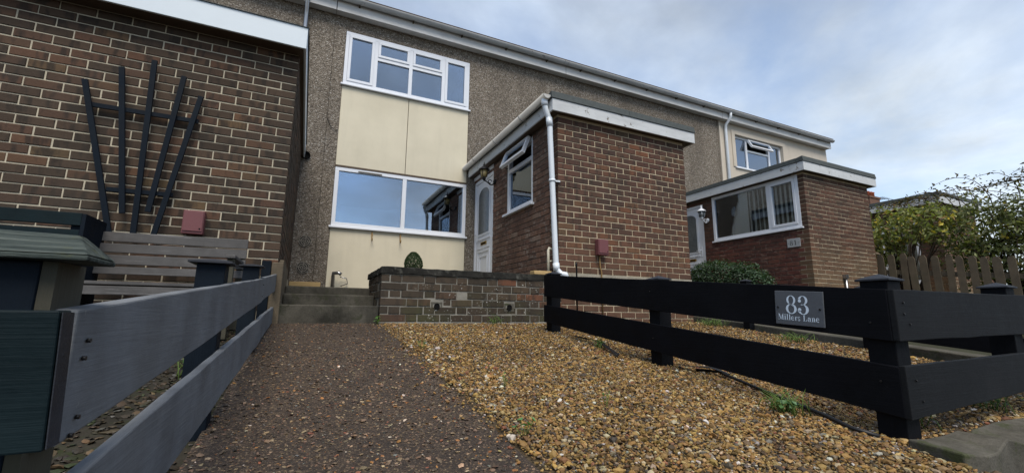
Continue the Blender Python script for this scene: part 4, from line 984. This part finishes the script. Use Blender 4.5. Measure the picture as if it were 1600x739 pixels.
GL = {
 '8': (.66, G().arc(.33, .745, (.25, .255), (.135, .225), 0, 360, 26).arc(.33, .265, (.30, .275), (.165, .24), 0, 360, 28).poly((.14, .60), (.26, .56), (.52, .38), (.42, .42))),
 '3': (.62, G().arc(.27, .755, (.255, .245), (.125, .215), -80, 165, 20).arc(.27, .265, (.30, .275), (.15, .24), -165, 88, 22).dot(.10, .72, .085).dot(.085, .245, .095).rect(.16, .50, .32, .535)),
 '1': (.5, G().rect(.2, .03, .34, 1).poly((.34, 1), (.28, 1), (.06, .88), (.06, .84), (.22, .87)).rect(.06, 0, .48, .035)),
 'M': (.98, G().rect(.10, 0, .13, 1).rect(.72, 0, .87, 1).poly((.05, 1), (.24, 1), (.52, .12), (.44, .0)).poly((.44, 0), (.50, .0), (.80, 1), (.74, 1)).rect(.0, 0, .24, .04).rect(.62, 0, .97, .04).rect(0, .96, .22, 1).rect(.74, .96, .97, 1)),
 'i': (.36, G().rect(.10, 0, .25, .66).rect(.02, 0, .33, .04).rect(.02, .62, .2, .66).dot(.175, .86, .095)),
 'l': (.36, G().rect(.10, 0, .25, 1).rect(.02, 0, .33, .04).rect(.02, .96, .2, 1)),
 'e': (.56, G().arc(.27, .33, (.25, .35), (.10, .31), 20, 330, 22).arc(.27, .33, (.25, .35), (.13, .31), 0, 40, 6).rect(.12, .33, .52, .375)),
 'r': (.46, G().rect(.10, 0, .25, .66).rect(.02, 0, .34, .04).rect(.02, .62, .2, .66).poly((.25, .45), (.25, .52), (.36, .68), (.42, .66)).dot(.375, .58, .09)),
 's': (.46, G().arc(.22, .49, (.18, .19), (.08, .15), 20, 230, 12).arc(.22, .18, (.19, .20), (.08, .15), -160, 60, 12).poly((.06, .42), (.14, .32), (.38, .20), (.36, .34)).rect(.37, .46, .40, .68).rect(.04, 0, .07, .22)),
 ' ': (.34, G()),
 'L': (.72, G().rect(.12, 0, .28, 1).rect(.02, 0, .62, .04).rect(.02, .96, .40, 1).poly((.62, 0), (.68, .34), (.64, .34), (.50, .04), (.5, 0))),
 'a': (.56, G().rect(.32, .04, .46, .5).arc(.24, .48, (.22, .20), (.08, .17), 0, 160, 10).arc(.20, .17, (.18, .185), (.06, .15), 60, 330, 14).rect(.40, 0, .56, .05).poly((.2, .3), (.34, .36), (.34, .40), (.16, .36)).dot(.10, .47, .07)),
 'n': (.64, G().rect(.10, 0, .25, .66).rect(.02, 0, .32, .04).rect(.02, .62, .2, .66).arc(.32, .42, (.22, .26), (.075, .22), 0, 140, 10).rect(.395, 0, .54, .44).rect(.35, 0, .62, .04)),
}
def lettering(text, mb, org, ux, uz, n, h, gap=.0):
    w = sum(GL[c][0]+gap for c in text)*h; x = -w/2; k = 0
    for c in text:
        for poly in GL[c][1].p:
            pts = [org+ux*(x+px*h)+uz*(py*h)+n*(.0006*k % .0012) for px, py in poly]; k += 0
            mb.add(pts, [tuple(range(len(pts)))])
        x += (GL[c][0]+gap)*h
sg_n = Vector((-1, 0, 0)); ux = Vector((0, -.2245, -.0155)).normalized(); uz = Vector((0, .035, 1)).normalized()
uz = (uz-ux*uz.dot(ux)*.75).normalized()
ctr = Vector((FX-.001, -3.078, .4795))
s = thing('house_sign', ctr+Vector((0, 0, -.08)), 'grey slate house sign reading 83 Millers Lane', 'sign')
m = MB(); hw, hh = .112, .080
c4 = [ctr-ux*hw-uz*hh, ctr+ux*hw-uz*hh, ctr+ux*hw+uz*hh, ctr-ux*hw+uz*hh]
m.add(c4+[p+sg_n*.008 for p in c4], [(0, 1, 2, 3), (7, 6, 5, 4), (0, 4, 5, 1), (1, 5, 6, 2), (2, 6, 7, 3), (3, 7, 4, 0)]); m.build('slate', 'slate', s, bevel=.002)
m = MB(); lettering('83', m, ctr+sg_n*.0095-uz*.027-ux*.002, ux, uz, sg_n, .086, .04); m.build('number', 'print', s)
m = MB(); lettering('Millers Lane', m, ctr+sg_n*.0095-uz*.058-ux*.002, ux, uz, sg_n, .0285, .03); m.build('street_name', 'print', s)
for q in (-1, 1):
    p = ctr+ux*(.097*q)+sg_n*.008; m = MB(); m.tube([p, p+sg_n*.003], .005, 8); m.build('screw', 'iron', s)
c81 = Vector((4.93, .272, 1.697))
s = thing('number_plate', c81, 'small pale plate numbered 81 below the window with blinds', 'sign')
m = MB(); m.box((4.917, .16, 1.625), (4.929, .385, 1.775)); m.build('plate', 'plate', s, bevel=.003)
m = MB(); lettering('81', m, Vector((4.9155, .272, 1.657)), Vector((0, -1, 0)), Vector((0, 0, 1)), Vector((-1, 0, 0)), .085, .22); m.build('number', 'iron', s)
for q in (-.085, .085):
    m = MB(); m.tube([(4.917, .272+q, 1.70), (4.914, .272+q, 1.70)], .008, 8); m.build('screw', 'chrome', s)

# ------------------------------------------------------------------ small things on walls
def meter_box(x0, x1, y, z0, z1, label, rod=False):
    s = thing('meter_box', ((x0+x1)/2, y, z0), label, 'meter box')
    m = MB(); m.box((x0, y-.075, z0), (x1, y, z1)); b = m.build('box', 'meter', s, bevel=.008)
    m = MB(); m.box((x0+.006, y-.083, z0+.022), (x1-.006, y-.0755, z1-.004)); d = m.build('lid', 'meter', s, bevel=.005)
    m = MB(); m.tube([(x1-.022, y-.083, z0+.045), (x1-.022, y-.087, z0+.045)], .006, 8); m.build('lock', 'black', d)
    return s
meter_box(-3.615, -3.47, -.082, 1.048, 1.242, 'maroon meter box on the dark brick wall behind the bench')
mb_s = meter_box(.52, .67, -.004, 1.158, 1.355, 'maroon meter box on the red brown porch wall')
m = MB(); m.tube([(.575, -.02, 1.158), (.58, -.018, 1.02), (.60, -.018, .95), (.605, -.018, .4)], .009, 6); m.build('conduit', 'rust', mb_s)
m = MB(); m.tube([(.18, -.10, .30), (.18, -.10, 1.0), (.175, -.11, 1.03), (.16, -.125, 1.035), (.15, -.13, 1.01), (.16, -.125, .985), (.175, -.11, .99)], .010, 6)
tag(m.build('iron_stake', 'iron', base=Vector((.18, -.1, .35))), 'thin iron stake with looped top beside the downpipe', 'stake')

def lantern(cx_, cy_, cz_, wx, mats, label, gl_mat):
    s = thing('wall_lantern', (wx, cy_, cz_-.1), label, 'lantern')
    m = MB(); m.lathe((cx_, cy_, cz_), [(.03, -.10), (.05, -.095), (.066, .02)], 8); m.build('glass', gl_mat, s)
    m = MB(); m.lathe((cx_, cy_, cz_), [(.095, .02), (.09, .035), (.05, .07), (.022, .085), (.016, .10), (.022, .112), (.010, .125), (.006, .16)], 10); m.build('lantern_top', mats, s)
    m = MB(); m.lathe((cx_, cy_, cz_), [(.012, -.155), (.03, -.13), (.035, -.10)], 8)
    for k in range(4):
        a = math.pi/4+k*math.pi/2; m.tube([(cx_+.052*math.cos(a), cy_+.052*math.sin(a), cz_-.1), (cx_+.07*math.cos(a), cy_+.07*math.sin(a), cz_+.022)], .005, 4)
    m.build('cage', mats, s)
    m = MB(); P = [(cx_, cy_, cz_-.15)]
    for k in range(1, 9): t_ = k/8; P.append((cx_+(wx-cx_)*t_, cy_, cz_-.15-.05*math.sin(t_*math.pi*1.0)-.0*t_+ .02*math.sin(t_*math.pi*2)))
    m.tube(P, .010, 6); q = [(cx_+(wx-cx_)*.55+.03*math.cos(a), cy_, cz_-.155+.03*math.sin(a)) for a in np.linspace(0, 5.2, 12)]; m.tube(q, .007, 5); m.build('bracket', mats, s)
    m = MB(); m.lathe((wx, cy_, cz_-.15), [(.045, 0), (.045, -.012 if wx > cx_ else .012), (.02, -.03)], 12, 'x'); m.build('wall_plate', mats, s)
lantern(-.20, 1.965, 2.715, -.004, 'iron', 'black wall lantern with amber glass beside the porch door', 'amber')
lantern(4.76, 2.02, 2.58, 4.926, 'upvc', 'white wall lantern beside the door of the porch with blinds', 'glass_lace')

# fan trellis on the left wall
s = thing('fan_trellis', (-3.95, -.12, 1.0), 'dark fan-shaped wooden trellis on the brown brick wall', 'trellis')
def bar(parent, a, b, y, w_, t, name, mat='navy_post'):
    a, b = Vector(a), Vector(b); d = (b-a).normalized(); n_ = Vector((d.z, 0, -d.x))*w_/2
    lo = [a-n_, a+n_, a+n_+Vector((0, t, 0)), a-n_+Vector((0, t, 0))]; hi = [p+(b-a) for p in lo]
    m = MB(); m.add([(p.x, p.y+y, p.z) for p in lo+hi], [(3,2,1,0),(4,5,6,7),(0,1,5,4),(1,2,6,5),(2,3,7,6),(3,0,4,7)]); return m.build(name, mat, parent)
for a, b in (((-4.359, 0, 2.199), (-4.05, 0, .98)), ((-4.154, 0, 2.357), (-4.0, 0, 1.173)), ((-3.956, 0, 2.468), (-3.913, 0, .98)), ((-3.746, 0, 2.378), (-3.846, 0, 1.2)), ((-3.612, 0, 2.228), (-3.794, 0, .98))):
    bar(s, b, a, -.148, .036, .022, 'upright')
bar(s, (-4.30, 0, 2.012), (-3.61, 0, 2.012), -.125, .034, .02, 'crossbar'); bar(s, (-4.125, 0, 1.355), (-3.71, 0, 1.36), -.125, .032, .02, 'crossbar')

# weathered bench
s = thing('garden_bench', (-3.62, -.45, .30), 'weathered grey slatted garden bench against the brick wall', 'bench')
for i, (z, h_) in enumerate(((.930, .068), (.848, .064), (.762, .066), (.690, .052))):
    m = MB(); y = -.30-.02*i; x0, x1 = -4.10-.0*i, -3.125
    m.hexa([(x0, y-.022, z), (x1, y-.022, z+.004), (x1, y, z+.004), (x0, y, z)], [(x0, y-.014, z+h_), (x1, y-.014, z+h_+.012), (x1, y+.008, z+h_+.012), (x0, y+.008, z+h_)]); m.build('back_slat', 'old_wood', s, bevel=.004)
for i in range(4): box('seat_slat', (-4.08, -.48-.09*i, .60), (-3.14, -.405-.09*i, .622), 'old_wood', s, bevel=.004)
box('apron', (-4.06, -.79, .535), (-3.16, -.77, .59), 'old_wood', s, bevel=.003)
for x in (-4.07, -3.165):
    bar(s, (x, -.3, .3), (x+.0, -.3, .9), 0, .045, .05, 'back_leg', 'old_wood_z'); box('front_leg', (x-.022, -.80, .25), (x+.022, -.75, .80), 'old_wood_z', s, bevel=.004)
    box('arm', (x-.03, -.83, .801), (x+.03, -.30, .828), 'old_wood', s, bevel=.006)
    box('side_rail', (x-.018, -.745, .55), (x+.018, -.33, .598), 'old_wood', s, bevel=.003)
# navy boarded frame left of the bench
s = thing('timber_planter', (-4.5, -.62, .3), 'dark navy boarded planter behind the fence post at far left', 'planter')
for z0, z1 in ((.985, 1.068), (.87, .955), (.75, .84), (.63, .72), (.51, .60)): box('board', (-5.0, -.62, z0), (-4.052, -.598, z1), 'navy_paint', s, bevel=.003)
for x in (-4.105, -4.7): box('upright', (x, -.5975, .2), (x+.05, -.55, 1.066), 'navy_post', s)
box('end_board', (-4.051, -.62, .35), (-4.03, -.28, 1.064), 'navy_post', s)

# black hose and a flap of weed membrane under the fence
def on(x, y, dz=.01): return (x, y, ground_z(x, y)+dz)
m = MB(); m.tube([on(-.40, -2.30, .012), on(-.37, -2.44, .03), on(-.40, -2.6, .02), on(-.45, -2.78, .016), on(-.51, -2.95, .018), on(-.56, -3.14, .016), on(-.62, -3.28, .014), on(-.60, -3.36, .01)], .0085, 7)
tag(m.build('hose', 'rubber', base=Vector(on(-.5, -2.8, 0))), 'thin black hose lying on the gravel under the fence', 'hose')
def flap(pts, w_, label):
    m = MB(); V = []
    for i, p in enumerate(pts):
        p = Vector(p); t_ = (Vector(pts[min(i+1, len(pts)-1)])-Vector(pts[max(i-1, 0)])).normalized(); sd_ = t_.cross(Vector((0, 0, 1))).normalized()
        for q in (-1, 1): V.append(p+sd_*w_*q*random.uniform(.6, 1.2)+Vector((0, 0, random.uniform(0, .02))))
    k = len(V); V += [v-Vector((0, 0, .004)) for v in V]
    for i in range(len(pts)-1):
        a = i*2; m_ = [(a, a+1, a+3, a+2), (k+a+2, k+a+3, k+a+1, k+a), (a, a+2, k+a+2, k+a), (a+3, a+1, k+a+1, k+a+3)]
        if i == 0: m.add(V, m_)
        else:
            for f_ in m_: m.f.append(f_); m.sm.append(False)
    return tag(m.build('weed_membrane', 'rubber', base=Vector(pts[0])), label, 'membrane')
flap([on(-.52, -1.10, .012), on(-.50, -1.25, .02), on(-.52, -1.40, .03), on(-.56, -1.55, .035), on(-.60, -1.72, .02), on(-.66, -1.86, .012)], .014, 'torn black membrane poking from gravel near the low wall')
flap([on(-.46, -2.16, .012), on(-.44, -2.28, .03), on(-.38, -2.40, .035), on(-.36, -2.50, .02)], .02, 'torn black membrane flap beside the middle fence post')

# ------------------------------------------------------------------ plants
def leaves(name, centres, normals, size, tints, parent, aspect=.55, curl=.15, base=None):
    """one mesh of pointed leaves (2 quads each, folded)"""
    N = len(centres); n_ = normals/np.linalg.norm(normals, axis=1, keepdims=True)
    a = rng.normal(size=(N, 3)); a -= (a*n_).sum(1, keepdims=True)*n_; a /= np.linalg.norm(a, axis=1, keepdims=True); b = np.cross(n_, a)
    L = (size*rng.uniform(.7, 1.3, N))[:, None]; Wd = L*aspect
    c = centres
    P = np.stack([c-a*L*.5, c+b*Wd*.5+n_*L*curl*.5, c+a*L*.5-n_*L*curl*.4, c-b*Wd*.5+n_*L*curl*.5, c-a*L*.05-n_*L*.03, ], 1)
    co = P.reshape(-1, 3)-(np.array(base) if base is not None else np.array(wbase(parent)))
    F = np.array([[0, 4, 1], [4, 2, 1], [0, 3, 4], [4, 3, 2]])
    FF = (F[None]+(np.arange(N)*5)[:, None, None]).reshape(-1, 3)
    me = bpy.data.meshes.new(name); me.from_pydata(co.tolist(), [], FF.tolist())
    ca = np.ones((N, 5, 4), np.float32); ca[:, :, :3] = tints[:, None, :]
    me.attributes.new('tint', 'FLOAT_COLOR', 'POINT').data.foreach_set('color', ca.ravel()); me.materials.append(MAT['leaf'])
    o = link(bpy.data.objects.new(name, me), parent)
    if base is not None and not parent: o.location = base
    return o
def tints(N, pal):
    w = np.array([p[0] for p in pal]); c = np.array([p[1] for p in pal]); return c[rng.choice(len(c), N, p=w/w.sum())]*rng.uniform(.6, 1.4, (N, 1))
def blob(N, c, r, lump=.16, inner=.55, power=1.0):
    d = rng.normal(size=(N, 3)); d /= np.linalg.norm(d, axis=1, keepdims=True)
    ph = rng.uniform(0, 6.28, 6)
    k = 1+lump*(np.sin(d[:, 0]*5+ph[0])+np.sin(d[:, 1]*6+ph[1])+np.sin(d[:, 2]*5+ph[2])+.7*np.sin(d[:, 0]*11+d[:, 2]*9+ph[3]))*.5
    rad = k*rng.uniform(inner, 1, N)**.6
    return np.array(c)+d*rad[:, None]*np.array(r), d
GREEN = [(4, (.030, .055, .022)), (3, (.045, .078, .030)), (2, (.065, .10, .045)), (1, (.02, .035, .015))]
# clipped topiary
s = thing('topiary_shrub', (-1.355, 1.6, .70), 'small clipped egg-shaped evergreen behind the low wall', 'shrub')
c, d = blob(9000, (-1.357, 1.6, 1.085), (.125, .125, .185), .03, .8); leaves('foliage', c, d+rng.normal(0, .6, d.shape), np.full(len(c), .015), tints(len(c), [(3, (.022, .048, .016)), (3, (.035, .07, .022)), (1, (.06, .10, .03))]), s, .5)
m = MB(); m.tube([(-1.357, 1.6, .78), (-1.357, 1.6, 1.1)], .02, 6); m.build('stem', 'twig', s)
m = MB(); m.lathe((-1.357, 1.6, .70), [(.09, .0), (.12, .20), (.13, .20), (.13, .225), (.11, .225), (.10, .18)], 14); m.build('pot', 'terracotta', s)
# shrub in front of 81
s = thing('shrub', (4.35, 1.15, .5), 'dark green glossy shrub below the window with blinds', 'shrub')
C_, D_ = [], []
for cc_, rr in (((4.30, 1.25, 1.0), (.45, .62, .50)), ((4.35, .80, .92), (.40, .42, .44)), ((4.30, 1.62, 1.05), (.4, .38, .42))):
    c, d = blob(3600, cc_, rr, .14, .6); C_.append(c); D_.append(d)
c, d = np.concatenate(C_), np.concatenate(D_)
leaves('foliage', c, d+rng.normal(0, .7, d.shape)+np.array([0, 0, .5]), np.full(len(c), .055), tints(len(c), [(4, (.030, .062, .028)), (3, (.045, .085, .04)), (2, (.07, .12, .065)), (2, (.018, .032, .014))]), s, .5)
m = MB()
for k in range(9):
    a = random.uniform(0, 6.28); m.tube([(4.32, 1.2, .45), (4.32+.15*math.cos(a), 1.2+.25*math.sin(a), .8), (4.32+.32*math.cos(a), 1.2+.5*math.sin(a), 1.2)], [.02, .014, .006], 5)
m.build('branches', 'twig', s)
# hedge behind the pickets: two shrubs with their own look
HED = [(4, (0.176, 0.209, 0.061)), (3, (0.230, 0.257, 0.081)), (2, (0.297, 0.311, 0.108)), (1.2, (0.095, 0.108, 0.041)), (.7, (0.600, 0.486, 0.068)), (.6, (0.378, 0.243, 0.095))]
HED2 = [(4, (0.115, 0.135, 0.049)), (3, (0.155, 0.178, 0.061)), (2, (0.203, 0.223, 0.081)), (1.2, (0.068, 0.078, 0.034)), (.6, (0.351, 0.270, 0.068))]
def shrub(base, lobes, pal, leaf, label, dens=3000, stems=16):
    s = thing('hedge_shrub', base, label, 'hedge', 'hedge behind the picket fence'); C_, D_ = [], []
    m = MB(); B0 = Vector(base)
    for cc_, rr in lobes:
        c, d = blob(dens, cc_, rr, .22, .35); C_.append(c); D_.append(d)
        for k in range(stems):
            e = Vector(c[random.randrange(len(c))]); mid_ = B0.lerp(e, .5)+Vector((random.uniform(-.1, .1), random.uniform(-.1, .1), .15)); m.tube([B0+Vector((random.uniform(-.15, .15), random.uniform(-.2, .2), 0)), mid_, e], [.018, .011, .004], 4)
    c, d = np.concatenate(C_), np.concatenate(D_)
    leaves('foliage', c, d+rng.normal(0, .8, d.shape)+np.array([0, 0, .4]), np.full(len(c), leaf), tints(len(c), pal), s, .5)
    m.build('branches', 'twig', s); return s
shrub((7.9, .0, .5), [((7.75, .05, 2.15), (.5, .55, .45)), ((7.85, -.45, 2.2), (.5, .5, .42)), ((7.7, .2, 1.75), (.35, .4, .35))], HED, .095, 'loose yellowing green shrub rising behind the pickets beside the brick porch', 800)
s = shrub((8.3, -1.3, .5), [((8.2, -1.0, 2.0), (.6, .6, .6)), ((8.3, -1.6, 2.05), (.6, .6, .55)), ((8.2, -2.2, 2.0), (.6, .6, .55)), ((8.1, -1.3, 1.4), (.5, .9, .5)), ((8.1, -2.4, 1.4), (.5, .7, .5)), ((8.4, -2.9, 2.0), (.6, .7, .5))], HED2, .085, 'dense dark green hedge behind the pickets at the right edge', 1600)
# arching sprays above the hedge
m = MB(); LC, LD = [], []
for k in range(34):
    y0 = random.uniform(-2.9, -.1); p = Vector((8.2+random.uniform(-.3, .3), y0, 2.42)); dr = Vector((random.uniform(-.2, .2), random.uniform(-.2, .8), 1.25)); P = [p.copy()]
    for j in range(9):
        dr += Vector((0, random.uniform(-.02, .22), -.19)); p = p+dr.normalized()*random.uniform(.09, .14); P.append(p.copy())
        if j > 1:
            for q in range(3): LC.append(tuple(p+Vector((random.uniform(-.06, .06), random.uniform(-.07, .07), random.uniform(-.07, .05))))); LD.append((random.gauss(0, 1), random.gauss(0, 1), random.gauss(.3, 1)))
    m.tube(P, [.009-.0007*i for i in range(len(P))], 4)
m.build('sprays', 'twig', s)
leaves('spray_leaves', np.array(LC), np.array(LD), np.full(len(LC), .07), tints(len(LC), [(3, (.07, .06, .03)), (2, (.05, .06, .025)), (2, (.12, .085, .035)), (1, (.20, .15, .04))]), s, .45)

# weeds in the gravel and under the fence
def weed(x, y, n_, r, leaf, pal, label, blades=0, h_=.06):
    z = ground_z(x, y); s = thing('weed', (x, y, z), label, 'weed', 'weeds among the gravel')
    a = rng.uniform(0, 6.28, n_); rad = r*np.sqrt(rng.uniform(.02, 1, n_)); hh_ = rng.uniform(.3, 1, n_)*h_
    c = np.stack([x+np.cos(a)*rad, y+np.sin(a)*rad, z+.01+hh_], 1); nn = np.stack([np.cos(a)*.5, np.sin(a)*.5, np.ones(n_)], 1)+rng.normal(0, .25, (n_, 3))
    leaves('leaf_cluster', c, nn, np.full(n_, leaf), tints(n_, pal), s, .8)['kind'] = 'stuff'
    m = MB()
    for p in c: m.tube([(x+(p[0]-x)*.2, y+(p[1]-y)*.2, z-.005), tuple(p)], .0012, 4)
    for k in range(blades):
        t_ = random.uniform(0, 6.28); l_ = random.uniform(.05, .13); bx, by = x+random.gauss(0, r*.6), y+random.gauss(0, r*.8)
        m.tube([(bx, by, z), (bx+.25*l_*math.cos(t_), by+.25*l_*math.sin(t_), z+l_*.6), (bx+.7*l_*math.cos(t_), by+.7*l_*math.sin(t_), z+l_*.85)], [.0022, .0018, .0006], 4)
    m.build('stems', MAT['grass_blade'], s)['kind'] = 'stuff'
MAT['grass_blade'] = plain('grass_blade', (.10, .16, .035), .6, .3, bump=0)
FRESH = [(3, (.09, .19, .045)), (2, (.13, .26, .07)), (1, (.06, .13, .04))]
weed(-1.945, -2.94, 5, .035, .026, [(1, (.10, .26, .10))], 'tiny round-leaved seedling at the path edge nearest the camera')
weed(-.66, -3.03, 26, .06, .03, [(2, (.12, .22, .11)), (2, (.08, .17, .06))], 'leafy weed and grass tuft beside the hose', 46, .05)
weed(-.56, -1.52, 12, .03, .02, FRESH, 'small weed by the torn membrane near the low wall', 14)
weed(-1.93, -1.36, 8, .03, .014, FRESH, 'low green sprig at the path edge level with its joint')
weed(-.88, -.17, 14, .08, .014, FRESH, 'green sprigs at the foot of the low wall', 20)
weed(-2.05, -.16, 10, .03, .03, FRESH, 'green sprig where steps meet the low wall')
weed(-3.13, -1.75, 40, .13, .045, FRESH, 'bright green weeds behind the slate grey fence', 10, .12)
weed(-1.75, -2.35, 5, .03, .014, FRESH, 'faint green sprig in the middle of the gravel strip')
weed(-1.45, -2.75, 4, .04, .014, FRESH, 'faint green sprig between seedling and fence')
weed(.1, -2.0, 16, .09, .018, FRESH, 'grass tuft just beyond the black fence', 40)
weed(2.05, -.35, 20, .14, .02, FRESH, 'grass patch by the far kerb near the brick porch', 80)
weed(1.9, -1.5, 16, .12, .02, FRESH, 'grass patch by the far kerb behind the sign', 60)
weed(.55, -3.3, 14, .08, .03, [(1, (.05, .10, .03))], 'dark weed on the kerb behind the street rail', 20)
weed(-.25, -3.3, 10, .05, .02, FRESH, 'small weed behind the corner post of the black fence', 26)

# ------------------------------------------------------------------ far house with chimney
h = thing('far_house', (21, 6, 0), 'distant brick house with red chimney pots beyond the porch', 'house')
box('wall', (17.5, 5.5, 0), (30, 12, 4.2), 'stack', h)
m = MB(); m.hexa([(17.2, 5.2, 4.2), (30.3, 5.2, 4.2), (30.3, 12.3, 4.2), (17.2, 12.3, 4.2)], [(17.2, 8.7, 4.9), (30.3, 8.7, 4.9), (30.3, 8.8, 4.9), (17.2, 8.8, 4.9)]); rf = m.build('roof', 'tile', h)
ch = MB(); ch.box((17.93, 5.0, 3.5), (18.70, 5.45, 5.28)); ch.box((17.90, 4.97, 5.281), (18.73, 5.48, 5.36)); chs = ch.build('chimney', 'stack', h)
for x in (18.02, 18.22, 18.44, 18.60):
    m = MB(); m.lathe((x, 5.2, 5.361), [(.085, 0), (.075, .20), (.09, .22), (.09, .25), (.07, .25)], 10); m.build('pot', 'terracotta', chs)
m = MB(); m.tube([(18.9, 5.2, 4.2), (18.9, 5.2, 5.45)], .02, 5); m.tube([(18.5, 5.2, 5.40), (20.0, 5.0, 5.42)], .012, 5)
for k in range(5): m.tube([(18.9+.12*k, 4.95, 5.41), (18.9+.12*k, 5.45, 5.41)], .008, 4)
m.build('aerial', 'iron', h)
h = thing('far_house', (25, -1, 0), 'distant dark roofed house behind the hedge at the right edge', 'house')
box('wall', (21, -6, 0), (32, 1.5, 4.0), 'stack', h)
m = MB(); m.hexa([(20.6, -6.4, 4.0), (32.4, -6.4, 4.0), (32.4, 1.9, 4.0), (20.6, 1.9, 4.0)], [(25, -2.5, 5.6), (28, -2.5, 5.6), (28, -2.0, 5.6), (25, -2.0, 5.6)]); m.build('roof', 'tile', h)
